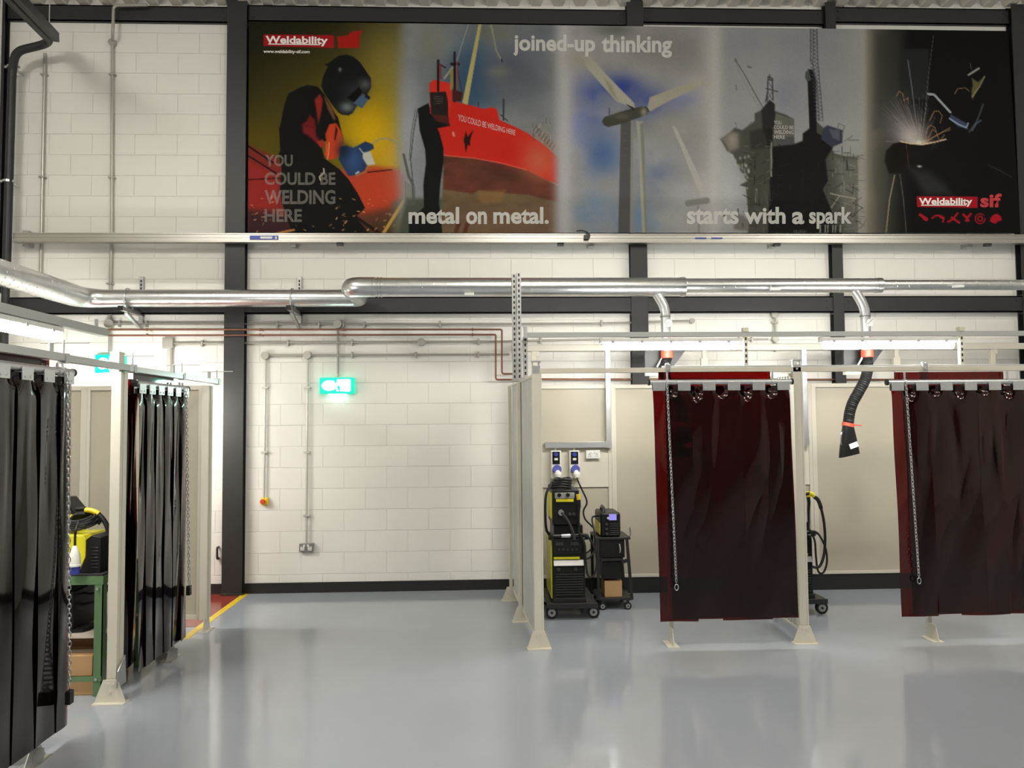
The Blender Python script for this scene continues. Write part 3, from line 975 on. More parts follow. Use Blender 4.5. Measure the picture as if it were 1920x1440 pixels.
bn = thing('banner', 'long dark printed banner of five pictures hung high above the silver trunking', 'banner', (0.5, YBN, 3.85))
rays = np.stack([(PX - 960) / F, (720 - PY) / F, -np.ones_like(PX)], -1) @ np.array(RM).T
pts = rays * (YBN / rays[..., 1:2]) + np.array((0, 0, EYE)) - np.array((0.5, YBN, 3.85))
me = bpy.data.meshes.new('printed_face')
gi = np.arange(NX * NY).reshape(NY, NX)
quads = np.stack([gi[:-1, :-1], gi[1:, :-1], gi[1:, 1:], gi[:-1, 1:]], -1).reshape(-1, 4)
me.vertices.add(NX * NY)
me.vertices.foreach_set('co', pts.reshape(-1).astype(np.float32))
me.loops.add(quads.size)
me.loops.foreach_set('vertex_index', quads.reshape(-1).astype(np.int32))
me.polygons.add(len(quads))
me.polygons.foreach_set('loop_start', np.arange(0, quads.size, 4, dtype=np.int32))
me.polygons.foreach_set('loop_total', np.full(len(quads), 4, dtype=np.int32))
me.update()
ca = me.color_attributes.new('ink', 'FLOAT_COLOR', 'POINT')
ca.data.foreach_set('color', np.concatenate([INK, np.ones((NY, NX, 1))], -1).reshape(-1).astype(np.float32))
pm = bpy.data.materials.new('banner_print')
pm.use_nodes = True
an = pm.node_tree.nodes.new('ShaderNodeAttribute')
an.attribute_name = 'ink'
pb = pm.node_tree.nodes['Principled BSDF']
pm.node_tree.links.new(an.outputs['Color'], pb.inputs['Base Color'])
pb.inputs['Roughness'].default_value = 0.6
pb.inputs['Specular IOR Level'].default_value = 0.08
me.materials.append(pm)
pf = bpy.data.objects.new('printed_face', me)
COL.objects.link(pf)
pf.parent = bn
bw = [at(px, py, YBN) for px, py in Q]
MB().prism(bw, (0, 0.003, 0), (0, 0.022, 0)).build('backing_board', 'dark_grey', bn)
BF = lambda px, py: at(px, py, YBN - 0.002)
TQ = lambda n, s_, x0, y0, x1, y1, m_, b_=0.02, sl=0.0: text_quad(n, s_, [(x0, y0), (x1, y0 + sl), (x1, y1 + sl), (x0, y1)], BF, m_, bn, b_)
TQ('lettering', 'Weldability', 498, 67, 614.5, 85.5, 'print_white', 0.03, 1.5)
MB().prism([BF(*p) for p in ((503, 81.5), (600, 83), (600, 84.8), (503, 83.3))], (0, -0.0008, 0), (0, 0.0, 0)).build('underline', 'print_white', bn)
TQ('lettering', 'www.weldability-sif.com', 494, 93, 580.5, 101, 'print_white', 0.02, 0.8)
TQ('lettering', 'YOU', 497, 290, 549, 312, 'print_veil', 0.03)
TQ('lettering', 'COULD BE', 496, 323, 629, 347, 'print_veil', 0.03)
TQ('lettering', 'WELDING', 496, 356, 629, 383, 'print_veil', 0.03)
TQ('lettering', 'HERE', 496, 392, 566, 416, 'print_veil', 0.03)
for s_, x0, y0, x1, y1, sl in (('metal', 766, 388, 861, 420, 0), ('on', 874, 396.5, 913, 420.5, 0), ('metal.', 925, 388, 1029, 420, 0),
                               ('joined-up', 962, 64, 1116, 105, 1.5), ('thinking', 1128, 65.5, 1260, 107.5, 1.0),
                               ('starts', 1288, 390, 1385, 420.5, 0), ('with', 1396, 388, 1473, 420, 0), ('a', 1485, 397, 1508, 420.5, 0), ('spark', 1517, 388, 1597, 429, 0)):
    TQ('lettering', s_, x0, y0, x1, y1, 'print_grey', 0.03, sl)
text_quad('lettering', 'YOU COULD BE WELDING HERE', [(859, 214), (966, 244), (966, 254), (859, 226)], BF, 'print_faint', bn, 0.01)
for k, s_ in enumerate(('YOU', 'COULD BE', 'WELDING', 'HERE')):
    x1 = (1465, 1488, 1488, 1472)[k]
    TQ('lettering', s_, 1451, 226 + 9 * k, x1, 233 + 9 * k, 'print_faint', 0.02, 0.6)
TQ('lettering', 'Weldability', 1723, 371, 1823, 387.5, 'print_white', 0.03)
MB().prism([BF(*p) for p in ((1727, 384), (1811, 384), (1811, 385.6), (1727, 385.6))], (0, -0.0008, 0), (0, 0.0, 0)).build('underline', 'print_white', bn)
TQ('lettering', 'sif', 1838, 363, 1878, 389, 'print_red', 0.035)

# ================================================================== CONDUITS, COPPER
CY = WALL - 0.03


def saddle(mb, p, horiz, r=0.011):
    if horiz:
        mb.box(p.x - 0.009, CY - r - 0.004, p.z - 0.034, p.x + 0.009, WF, p.z + 0.034)
    else:
        mb.box(p.x - 0.034, CY - r - 0.004, p.z - 0.009, p.x + 0.034, WF, p.z + 0.009)


def conduit(label, runs, saddles, boxes, matn='conduit_grey', r=0.011, name='conduit', cat='conduit', group=None, y=None):
    yy = CY if y is None else y
    w = lambda px, py, Y=None: at(px, py, yy if Y is None else Y)
    p0 = w(*runs[0][0])
    t = thing(name, label, cat, (p0.x, yy, p0.z), 0, group)
    for run in runs:
        MB().tube(round_path([w(*q) for q in run], 0.05), r, 10).build('pipe', matn, t)
    for (px, py, hz) in saddles:
        mb = MB()
        saddle(mb, w(px, py), hz, r)
        mb.build('saddle', matn, t, bev=0.002)
    for (px, py, rr) in boxes:
        q = w(px, py)
        mb = MB()
        if rr < 0:
            mb.box(q.x + rr, yy - 0.03, q.z + rr, q.x - rr, WF, q.z - rr)
        else:
            mb.cyl((q.x, yy - 0.028, q.z), (q.x, WF, q.z), rr, 18)
            for s in (-1, 1):
                mb.cyl((q.x + s * rr * 0.62, yy - 0.032, q.z), (q.x + s * rr * 0.62, yy - 0.028, q.z), 0.004, 6)
        mb.build('junction_box', matn, t, bev=0.003)
    return t


conduit('grey conduit riser up the wall right beside the black drain pipe', [[(84.5, 100), (75, 586)]], [(83, 140, 0), (79.5, 332, 0)], [], r=0.016)
conduit('grey conduit riser with a round box near its top, between drain pipe and thick column',
        [[(276, 9, WALL - 0.14), (213, 10, WALL - 0.14), (211.3, 62, WALL - 0.14), (211, 80), (209.5, 440), (207, 530), (205.5, 660)]], [(211, 140, 0), (209.5, 333, 0), (206.5, 532, 0)], [(211, 80, 0.036), (205.5, 607, 0.05)], r=0.016)
conduit('topmost of the grey wall conduits, running just under the black wall beam', [[(213, 607), (935, 607.5), (1110, 607), (1290, 602)]],
        [(224, 607, 1), (275, 607.5, 1), (520, 609, 1), (598, 609, 1), (644, 608, 1), (683, 608.5, 1), (825, 607.5, 1), (1128, 606, 1)], [(1297, 602, 0.028)])
conduit('grey conduit dropping to the green exit sign between two horizontal runs', [[(633, 607), (633.5, 706)]], [], [(633.5, 608, 0.045)])
conduit('grey conduit run with a square box at its end beside the thick black column', [[(325, 644), (700, 641.5), (955, 640.5)]],
        [(379, 644, 1), (540, 643, 1), (660, 642, 1), (897, 641, 1)], [(790, 641.5, 0.042), (316, 643, -0.055)])
conduit('wide pale conduit dropping from the square wall box behind the strip curtains', [[(318, 652), (318, 720)]], [], [], 'conduit_light', r=0.028)
conduit('lowest of the grey wall conduits, with two round boxes above its drops', [[(497, 666.5), (576, 666), (955, 664.5)]],
        [(660, 665.5, 1), (780, 665.5, 1), (897, 665, 1)], [(497.5, 667, 0.042), (576.5, 666, 0.042)])
conduit('pale conduit drop to the emergency stop button', [[(498, 675), (495, 934)]], [(497.4, 727, 0), (496, 848, 0)], [], 'conduit_light')
conduit('pale conduit drop to the double socket on the block wall', [[(577, 674), (574.5, 1019)]], [(576.5, 727, 0), (575.5, 848, 0), (575, 967, 0)], [], 'conduit_light')
conduit('short grey conduit with a round box high on the wall between the two booth lights', [[(1452, 590), (1453, 640), (1453, 660)]], [(1452.5, 605, 0)], [(1452, 590, 0.04)])
conduit('thin grey conduit between the light rail and booth frame, ending in a round box', [[(955, 640), (1120, 636), (1440, 636)]], [(1014, 638.5, 1), (1410, 636, 1)], [(1453, 636, 0.036)])

for (lab, run, sads) in (
        ('upper of the two copper pipes along the wall, elbowing down by the booth', [(185, 618), (935, 617.8), (941, 618), (941, 701), (975, 701)], ((276, 618), (488, 618), (644, 618), (886, 617.5))),
        ('lower of the two copper pipes along the wall, elbowing down by the booth', [(185, 629), (925, 627.5), (929.5, 627.5), (929.5, 712), (975, 712)], ((276, 628), (488, 628), (644, 628), (886, 627.5)))):
    p0 = at(*run[0], CY)
    t = thing('copper_pipe', lab, 'pipe', (p0.x, CY, p0.z))
    MB().tube(round_path([at(a, b, WALL - 0.12 if a < 470 else WALL - 0.12) for a, b in run], 0.03), 0.010, 10).build('pipe', 'copper', t)
    for (a, b) in sads:
        q = at(a, b, WALL - 0.12)
        MB().cyl((q.x, WALL - 0.12, q.z), (q.x, WF, q.z), 0.005, 8).cyl((q.x - 0.008, WALL - 0.12, q.z), (q.x + 0.008, WALL - 0.12, q.z), 0.015, 12).build('pipe_clip', 'copper', t)
q0, q1 = at(1010, 711, WALL - 0.05), at(1700, 712, WALL - 0.05)
t = thing('copper_pipe', 'copper pipe glimpsed behind the booths just above the back panels', 'pipe', (q0.x, WALL - 0.05, q0.z))
MB().tube([q0, q1], 0.011, 10).build('pipe', 'copper', t)
for k in range(5):
    q = q0.lerp(q1, 0.1 + 0.2 * k)
    MB().cyl((q.x, WALL - 0.05, q.z), (q.x, WF, q.z), 0.006, 8).build('pipe_clip', 'copper', t)

# black drain pipe
dp = thing('drain_pipe', 'black drain pipe with a bent offset at its top, coming down the wall', 'pipe', (-5.2, WALL - 0.2, 0.9))
D1, D2 = WALL - 0.20, WALL - 0.30
pA = at(98, 80, D2)
pth = [at(-40, -60, 6.2), pA, at(30, 96, D2), at(23, 128, D1), at(13, 470, D1), at(8, 600, D1), Vector((at(8, 600, D1).x, D1, 0.02))]
MB().tube(round_path(pth, 0.16, 7), 0.042, 16).build('pipe', 'black_steel', dp)
for px, py in ((23, 126), (14.5, 340)):
    q = at(px, py, D1)
    MB().cyl((q.x, q.y, q.z - 0.012), (q.x, q.y, q.z + 0.012), 0.05, 16).box(q.x - 0.075, D1 - 0.012, q.z - 0.012, q.x + 0.075, D1 + 0.012, q.z + 0.012).box(q.x - 0.01, D1, q.z - 0.01, q.x + 0.01, WF, q.z + 0.01).build('pipe_clip', 'galv', dp)
q = at(86, 64, 7.85)
MB().tube([q + Vector((0, -0.02, -0.01)), q + Vector((0, 0.02, 0.0))], 0.05, 16).build('pipe_clip', 'galv', dp)
hr = at(92, 58, 7.85)
MB().cyl(hr, (hr.x, hr.y, ZC), 0.006, 8).build('hanger_rod', 'galv_dull', dp)
rf = thing('roof_member', 'black steel channel sloping beside the drain pipe under the roof', 'beam', (-4.6, 7.6, 6.0))
MB().bar(at(105, 70, 7.9), at(-30, -75, 5.9), 0.06, 0.09).build('channel', 'black_steel', rf)
a = at(66, 30, 7.5)
b = at(80, 44, 7.6)
MB().bar(a, b, 0.07, 0.03).build('tape', 'label_white', rf)['label'] = 'pale strip on the black channel'

# ================================================================== FIXTURES ON THE WALL
es = at(495, 940, WALL - 0.04)
t = thing('emergency_stop', 'yellow emergency stop with a red button at the foot of a conduit drop', 'switch', (es.x, WALL, es.z))
MB().box(es.x - 0.033, WALL - 0.055, es.z - 0.038, es.x + 0.042, WF, es.z + 0.036).build('housing', 'torch_yellow', t, bev=0.006)
MB().cyl((es.x - 0.005, WALL - 0.085, es.z), (es.x - 0.005, WALL - 0.062, es.z), 0.026, 18).cyl((es.x - 0.005, WALL - 0.066, es.z), (es.x - 0.005, WALL - 0.05, es.z), 0.017, 14).build('button', 'red_button', t, bev=0.004)


def double_socket(label, c, w, h, yface, base='socket_steel', sw='white_plastic'):
    t = thing('double_socket', label, 'socket', (c.x, yface, c.z))
    MB().box(c.x - w / 2, yface - 0.045, c.z - h / 2, c.x + w / 2, yface, c.z + h / 2).build('plate', base, t, bev=0.004)
    for s in (-1, 1):
        mb = MB()
        x = c.x + s * w * 0.26
        mb.box(x - 0.020, yface - 0.0475, c.z - 0.028, x + 0.020, yface - 0.045, c.z + 0.012)
        mb.box(x - 0.004, yface - 0.049, c.z - 0.002, x + 0.004, yface - 0.047, c.z + 0.008, 1)
        mb.box(x - 0.013, yface - 0.049, c.z - 0.020, x - 0.006, yface - 0.047, c.z - 0.015, 1)
        mb.box(x + 0.006, yface - 0.049, c.z - 0.020, x + 0.013, yface - 0.047, c.z - 0.015, 1)
        mb.build('outlet', [sw, 'print_black'], t)
        MB().box(c.x + s * 0.020 - 0.010, yface - 0.052, c.z + h * 0.14, c.x + s * 0.020 + 0.010, yface - 0.045, c.z + h * 0.38).build('switch', sw, t, bev=0.002)
    return t


double_socket('metal double socket low on the block wall under its conduit drop', at(574, 1027, WALL - 0.045), 0.148, 0.088, WF)

t = thing('door_pull', 'small dark upright pull handle low on the white wall by the thick column', 'handle', (at(407, 1037, WALL).x, WALL, 0.4))
a, b = at(407, 1027, WALL - 0.05), at(407, 1048, WALL - 0.05)
MB().tube(round_path([(a.x, WF, a.z), a, b, (b.x, WF, b.z)], 0.02), 0.012, 10).build('grip', 'dark_grey', t)


def exit_sign(label, x0, x1, z0, z1, y):
    t = thing('exit_sign', label, 'sign', ((x0 + x1) / 2, y, z0))
    MB().box(x0, y - 0.07, z0, x1, y, z1).build('case', 'sign_green', t, bev=0.006)
    w, h = x1 - x0, z1 - z0
    # running figure, arrow and doorway, swollen so their white shapes include the glare
    m = MB()
    yy = y - 0.073
    zc = (z0 + z1) / 2

    def flat(pts):
        m.prism([(x0 + w * u, yy, z0 + h * v) for u, v in pts], (0, 0, 0), (0, 0.004, 0))
    flat([(0.60, 0.16), (0.86, 0.14), (0.89, 0.2), (0.89, 0.82), (0.86, 0.88), (0.62, 0.88)])
    flat([(0.06, 0.50), (0.12, 0.70), (0.24, 0.82), (0.38, 0.80), (0.44, 0.72), (0.44, 0.30), (0.36, 0.22), (0.22, 0.20), (0.12, 0.30)])
    flat([(0.42, 0.50), (0.50, 0.70), (0.58, 0.70), (0.62, 0.50), (0.58, 0.46), (0.53, 0.56), (0.50, 0.36), (0.56, 0.16), (0.50, 0.16), (0.46, 0.36), (0.40, 0.22), (0.36, 0.28), (0.44, 0.44)])
    m.cyl((x0 + w * 0.55, yy, z0 + h * 0.80), (x0 + w * 0.55, yy + 0.004, z0 + h * 0.80), h * 0.085, 14)
    m.build('symbols', 'sign_white', t)
    MB().box(x0 + w * 0.25, y - 0.06, z0 - 0.012, x1 - w * 0.25, y - 0.015, z0).build('downlight_lens', 'sign_glow', t)
    return t


e0, e1 = at(599, 708, WALL - 0.07), at(664, 738, WALL - 0.07)
exit_sign('green lit exit sign on the open block wall under its conduit', e0.x, e1.x, e1.z, e0.z, WF)
e0, e1 = at(178, 665, WALL - 0.07), at(178, 699, WALL - 0.07)
exit_sign('green lit exit sign partly hidden behind the cream booth post', e0.x, e0.x + 0.30, e1.z, e0.z, WF)

# ================================================================== DUCTS
DZ, YN, YF = 3.08, 7.33, 7.97
duct = thing('ventilation_duct', 'long silver spiral ventilation duct running along the wall and over the booths', 'duct', (-4.0, YF, DZ - 0.1))
XA = -1.245
XK = -4.02


def spiral(mb, a, b, r, pitch=0.115):
    a, b = Vector(a), Vector(b)
    d = (b - a).normalized()
    L = (b - a).length
    u = Vector((0, 0, 1))
    s = d.cross(u).normalized()
    nn = int(L / pitch * 14)
    pts = []
    for i in range(nn + 1):
        tt = L * i / nn
        an = 2 * math.pi * tt / pitch
        pts.append(a + d * tt + (u * math.cos(an) + s * math.sin(an)) * (r + 0.0003))
    mb.tube(pts, 0.0022, 5, True)


def run(a, b, r, name='duct_section'):
    mb = MB().tube([a, b], r, 28)
    o = mb.build(name, 'duct_steel', duct)
    m2 = MB()
    spiral(m2, a, b, r)
    m2.build('seam', 'galv', o)
    return o


R1, R2, R3, R0 = 0.090, 0.071, 0.051, 0.112
run((XK - 0.03, -1.0, DZ), (XK - 0.03, YF - 0.42, DZ), R0)
MB().tube(round_path([(XK - 0.03, YF - 0.45, DZ), (XK - 0.03, YF, DZ), (XK + 0.42, YF, DZ)], 0.34, 12), [R0 - (R0 - R1) * min(1, k / 14) for k in range(15)], 28).build('elbow', 'duct_steel', duct)
run((XK + 0.38, YF, DZ), (XA - 0.20, YF, DZ), R1)
MB().tube(round_path([(XA - 0.22, YF, DZ), (XA, YF, DZ), (XA, YF - 0.20, DZ)], 0.16, 10), R1 + 0.001, 28).build('elbow', 'duct_steel', duct)
MB().tube([(XA, YF - 0.16, DZ), (XA, YN + 0.16, DZ)], R1 - 0.001, 28).build('duct_section', 'duct_steel', duct)
MB().tube(round_path([(XA, YN + 0.22, DZ), (XA, YN, DZ), (XA + 0.24, YN, DZ)], 0.19, 12), R1 + 0.006, 28).build('elbow', 'duct_steel', duct)
for xx in (XA + 0.22, XA + 0.27, XA + 0.30):
    MB().cyl((xx - 0.006, YN, DZ), (xx + 0.006, YN, DZ), R1 + 0.007, 28).build('joint_band', 'galv', duct)
XJ1 = at(1281, 535, YN).x
XJ2 = at(1650, 530, YN).x
run((XA + 0.2, YN, DZ), (XJ1, YN, DZ), R1)
MB().cyl((XJ1 - 0.03, YN, DZ), (XJ1 + 0.012, YN, DZ), R1 + 0.005, 28).build('joint_band', 'galv', duct)
run((XJ1, YN, DZ + 0.012), (XJ2, YN, DZ + 0.012), R2)
MB().cyl((XJ2 - 0.05, YN, DZ + 0.012), (XJ2 + 0.01, YN, DZ + 0.012), R2 + 0.004, 28).build('joint_band', 'galv', duct)
run((XJ2, YN, DZ + 0.016), (XR - 1.0, YN, DZ + 0.016), R3)
for px, py, w in ((880, 551, 18), (1455, 541, 20), (1799, 536, 20)):
    q = at(px, py, YN - 0.1)
    MB().box(q.x - w / 400, YN - 0.097, q.z - 0.012, q.x + w / 400, YN - 0.06, q.z + 0.012).build('label_plate', 'label_white', duct)
DROPX = [at(1247, 590, YN).x, at(1621, 590, YN).x]
for k, dx in enumerate(DROPX):
    r = 0.046
    top = DZ - (0.03 if k == 0 else 0.02)
    mb = MB().tube(round_path([(dx - 0.10, YN, top), (dx - 0.02, YN - 0.01, DZ - 0.17), (dx, YN - 0.01, DZ - 0.24), (dx + 0.004, YN - 0.01, 2.457)], 0.05), r, 22)
    b = mb.build('branch_pipe', 'duct_steel', duct)
    MB().cyl((dx + 0.02, YN - 0.065, 2.72), (dx + 0.02, YN - 0.04, 2.72), 0.036, 18).bar((dx - 0.005, YN - 0.07, 2.695), (dx + 0.045, YN - 0.07, 2.745), 0.012, 0.012).build('damper_handle', 'galv_dull', b)
    MB().cyl((dx, YN - 0.01, DZ - 0.30), (dx, YN - 0.01, DZ - 0.285), r + 0.003, 22).cyl((dx, YN - 0.01, 2.78), (dx, YN - 0.01, 2.795), r + 0.003, 22).build('joint_band', 'galv', b)

# wall brackets for the rear run
for px in (237, 545):
    q = at(px, 561, YF)
    t = thing('duct_bracket', ['slotted duct bracket on the wall between drain pipe and thick black column', 'slotted duct bracket on the wall just before the duct bends'][px > 400], 'bracket', (q.x, WALL, 2.8))
    wx = q.x - 0.0
    mb = MB().box(wx - 0.021 + 0.02, WALL - 0.042, 2.86, wx + 0.021 + 0.02, WF, 3.36)
    for kz in range(4):
        mb.box(wx + 0.02 - 0.008, WALL - 0.0435, 3.19 + 0.04 * kz - 0.012, wx + 0.02 + 0.008, WALL - 0.0415, 3.19 + 0.04 * kz + 0.016, 1)
    mb.build('upright', ['galv_dull', 'print_black'], t)
    MB().box(wx - 0.001, YF - 0.17, 2.935, wx + 0.041, WF, 2.975).build('arm', 'galv_dull', t)
    MB().box(wx - 0.004, YF - 0.178, 2.93, wx + 0.044, YF - 0.17, 2.98).build('end_cap', 'black_plastic', t)
    MB().bar((wx + 0.02, YF - 0.05, 2.93), (wx + 0.02, WALL - 0.02, 2.80), 0.03, 0.03).build('brace', 'galv_dull', t)
    pts = [(wx + 0.02, YF + (R1 + 0.011) * math.cos(a), DZ + (R1 + 0.011) * math.sin(a)) for a in [math.pi * (1.06 - 1.12 * i / 16) + math.pi * 0 for i in range(17)]]
    MB().tube(pts, 0.008, 6).tube([pts[0], (wx + 0.02, pts[0][1], 2.975)], 0.008, 6).tube([pts[-1], (wx + 0.02, pts[-1][1], 2.975)], 0.008, 6).build('strap', 'galv', t)


# ------------------------------------------------------------------ extraction hoses
def hose(label, dx, shift, mir=1):
    t = thing('extraction_hose', label, 'hose', (dx, YN, 1.45), 0, None)
    MB().cyl((dx + 0.008, YN - 0.01, 2.385), (dx + 0.008, YN - 0.01, 2.455), 0.057, 22).build('collar', 'red_collar', t, bev=0.004)
    w = lambda px, py: at(px if mir > 0 else 1250 + (1622 - px), py, YN)
    cpts = spline([Vector((dx + 0.008, YN - 0.01, 2.39)), w(1627, 690), w(1622, 712), w(1610, 735), w(1599, 755), w(1593, 775), w(1590, 797)], 22)
    rs = [0.050 + 0.004 * math.sin(i * 2.3) for i in range(len(cpts))]
    MB().tube(cpts, rs, 20).build('flexible_hose', 'rubber', t)
    e = cpts[-1]
    MB().tube([e + Vector((0.004, 0, 0.018)), e + Vector((-0.004, 0, -0.014))], 0.056, 22).build('clamp_ring', 'red_collar', t)
    tail = MB().tube([e + Vector((0.05, -0.02, 0.0)), e + Vector((0.12, -0.03, -0.004))], 0.006, 6)
    tail.build('strap_tail', 'red_collar', t)
    # flared rectangular nozzle
    vs, fs = [], []
    steps = [(0.0, 0.052, 0.052, 0), (-0.05, 0.055, 0.05, 1), (-0.20, 0.085, 0.045, 1), (-0.285, 0.098, 0.040, 1)]
    segs = 24
    for (dz, hx, hy, sq) in steps:
        off = dz * 0.10
        for k in range(segs):
            an = 2 * math.pi * k / segs
            c, s = math.cos(an), math.sin(an)
            pw = 0.55 if sq else 1.0
            xx = math.copysign(abs(c) ** pw, c) * hx
            yy = math.copysign(abs(s) ** pw, s) * hy
            vs.append(e + Vector((xx + off * -0.1, yy, dz + xx * (-0.0 if dz > -0.1 else 0.22) - 0.01)))
    for i in range(len(steps) - 1):
        for k in range(segs):
            fs.append((i * segs + k, i * segs + (k + 1) % segs, (i + 1) * segs + (k + 1) % segs, (i + 1) * segs + k))
    fs.append(list(range(segs)))
    fs.append([(len(steps) - 1) * segs + k for k in range(segs)])
    MB().add(vs, fs).build('nozzle', 'black_plastic', t)
    M = Matrix.Rotation(math.radians(-20), 3, 'Y')
    MB().obox(e + Vector((0.028, -0.047, -0.195)), 0.085, 0.006, 0.05, M).build('label_plate', 'label_white', t)
    MB().tube(spline([e + Vector((-0.055, -0.02, -0.06)), e + Vector((-0.085, -0.04, -0.08)), e + Vector((-0.095, -0.04, -0.15)), e + Vector((-0.08, -0.02, -0.19))]), 0.006, 6).build('nozzle_handle', 'galv', t)
    # mounting hood above
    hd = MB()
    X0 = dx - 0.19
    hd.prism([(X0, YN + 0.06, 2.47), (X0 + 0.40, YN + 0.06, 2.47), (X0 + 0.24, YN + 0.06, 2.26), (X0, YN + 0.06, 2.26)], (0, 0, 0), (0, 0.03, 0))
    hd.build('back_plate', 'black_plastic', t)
    MB().cyl((dx - 0.09, YN - 0.01, 2.30), (dx - 0.02, YN - 0.01, 2.42), 0.009, 8).box(dx - 0.19, YN + 0.03, 2.22, dx + 0.05, YN + 0.09, 2.26).build('support_arm', 'cream_paint', t)
    return t


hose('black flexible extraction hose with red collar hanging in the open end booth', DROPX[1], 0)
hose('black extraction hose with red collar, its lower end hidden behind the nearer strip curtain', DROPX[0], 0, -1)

# ================================================================== WELDING BOOTHS (long row)
XB = [0.44, 2.57, 4.70]
YF_, YR = 6.17, 7.82     # front posts, rear end of the partitions


def foot(mb, x, y, along='x', w=0.19, h=0.14):
    # base plate and gusset
    if along == 'x':
        mb.box(x - w / 2, y - 0.045, 0, x + w / 2, y + 0.045, 0.008)
        mb.prism([(x - w / 2, y, 0.008), (x + w / 2, y, 0.008), (x + 0.045, y, h), (x - 0.045, y, h)], (0, -0.006, 0), (0, 0.0, 0))
        for sx in (-0.018, 0.018):
            mb.cyl((x + sx, y - 0.012, h - 0.03), (x + sx, y - 0.006, h - 0.03), 0.009, 6)
        mb.cyl((x, y - 0.012, h - 0.075), (x, y - 0.006, h - 0.075), 0.009, 6)
    else:
        mb.box(x - 0.045, y - w / 2, 0, x + 0.045, y + w / 2, 0.008)
        mb.prism([(x, y - w / 2, 0.008), (x, y + w / 2, 0.008), (x, y + 0.045, h), (x, y - 0.045, h)], (0, 0, 0), (0.006, 0, 0))


def post(mb, x, y, w=0.045, d=0.045, z0=0.10, z1=2.17):
    mb.box(x - w / 2, y - d / 2, z0, x + w / 2, y + d / 2, z1)


def partition(label, X):
    t = thing('booth_partition', label, 'partition', (X, (YF_ + YR) / 2, 0))
    # ribbed sheet
    mb = MB()
    nr = 26
    y = YF_ + 0.05
    st = (YR - 0.05 - y) / nr
    pts = []
    for i in range(nr):
        pts += [(y, 0.0), (y + st * 0.44, 0.0), (y + st * 0.5, 0.007), (y + st * 0.94, 0.007)]
        y += st
    vs = [(X - 0.025 + b, a, z) for z in (0.11, 2.145) for a, b in pts]
    n = len(pts)
    mb.add(vs, [(i, i + 1, n + i + 1, n + i) for i in range(n - 1)])
    mb.box(X - 0.014, YF_ + 0.05, 0.11, X + 0.020, YR - 0.05, 2.145)
    mb.build('panel', 'panel_grey', t)
    MB().box(X - 0.03, YF_ + 0.03, 2.145, X + 0.026, YR, 2.165).box(X - 0.03, YF_ + 0.03, 0.095, X + 0.026, YR, 0.112).build('edge_rail', 'cream_paint', t)
    mb = MB()
    post(mb, X + 0.005, YF_, 0.075, 0.06, 0.10, 2.17)
    for zz in (0.19, 0.215):
        mb.cyl((X + 0.01, YF_ - 0.032, zz), (X + 0.01, YF_ - 0.029, zz), 0.005, 8)
    mb.box(X + 0.028, YF_ - 0.034, 0.1, X + 0.0425, YF_ - 0.028, 2.17)
    mb.build('front_post', 'cream_paint', t, bev=0.003)
    for y in (YF_ + 0.83, YR - 0.02):
        mb = MB()
        post(mb, X - 0.045, y, 0.03, 0.05, 0.02, 2.15)
        mb.build('stiffener', 'cream_paint', t)
    for y, x in ((YF_, X), (YF_ + 0.83, X - 0.03), (YR - 0.01, X - 0.045)):
        mb = MB()
        foot(mb, x, y - 0.04)
        mb.build('foot', 'cream_paint', t)
    # rail bracket on the post top
    mb = MB().box(X - 0.028, YF_ - 0.02, 2.17, X + 0.035, YF_ + 0.02, 2.235)
    mb.box(X - 0.034, YF_ - 0.03, 2.265, X + 0.04, YF_ + 0.03, 2.275).box(X - 0.03, YF_ - 0.018, 2.23, X - 0.022, YF_ + 0.018, 2.27).box(X + 0.02, YF_ - 0.018, 2.23, X + 0.028, YF_ + 0.018, 2.27)
    mb.cyl((X, YF_ - 0.026, 2.20), (X, YF_ - 0.02, 2.20), 0.010, 6)
    mb.build('rail_bracket', 'alu_rail', t)
    return t


pt = partition('ribbed pale grey booth partition on triangular feet at the open end of the row', XB[0])
# this end partition stands slightly askew, swung about its front post
SK = 0.066
half = (YR - YF_) / 2
pt.location = (XB[0] - math.sin(SK) * half, YF_ + math.cos(SK) * half, 0)
pt.rotation_euler = (0, 0, SK)
partition('booth partition ending in the cream post between the two strip curtains', XB[1])


def back_partition(label, xa, xb):
    Y = 8.02
    t = thing('back_partition', label, 'partition', ((xa + xb) / 2, Y, 0))
    xs = [xa + 0.03, xa + 0.895, xb]
    MB().box(xa + 0.05, Y - 0.006, 0.17, xb, Y + 0.006, 2.14).build('panel', 'panel_tan', t)
    fr = MB()
    fr.box(xa + 0.03, Y - 0.026, 2.125, xb + 0.02, Y + 0.02, 2.165)
    fr.box(xa + 0.03, Y - 0.022, 0.165, xb + 0.02, Y + 0.02, 0.195)
    fr.box(xa + 0.88, Y - 0.03, 0.17, xa + 0.965, Y + 0.02, 2.16)
    fr.box(xa + 0.915, Y - 0.036, 0.17, xa + 0.928, Y - 0.03, 2.16)
    fr.box(xa + 0.02, Y - 0.03, 0.17, xa + 0.07, Y + 0.02, 2.16)
    fr.build('frame', 'cream_paint', t, bev=0.002)
    MB().box(xa + 0.07, Y - 0.022, 1.10, xa + 0.88, Y - 0.007, 1.52).build('socket_board', 'white_board', t)
    MB().box(xa + 0.02, Y - 0.012, 0.0, xb + 0.02, Y + 0.02, 0.165).build('kick_plate', 'black_skirting', t)
    return t


back_partition('tan back panel of the end booth with a white socket board', XB[0], XB[1])
back_partition('tan back panel of the farther booth, behind the hanging hose', XB[1], XB[2] + 0.6)


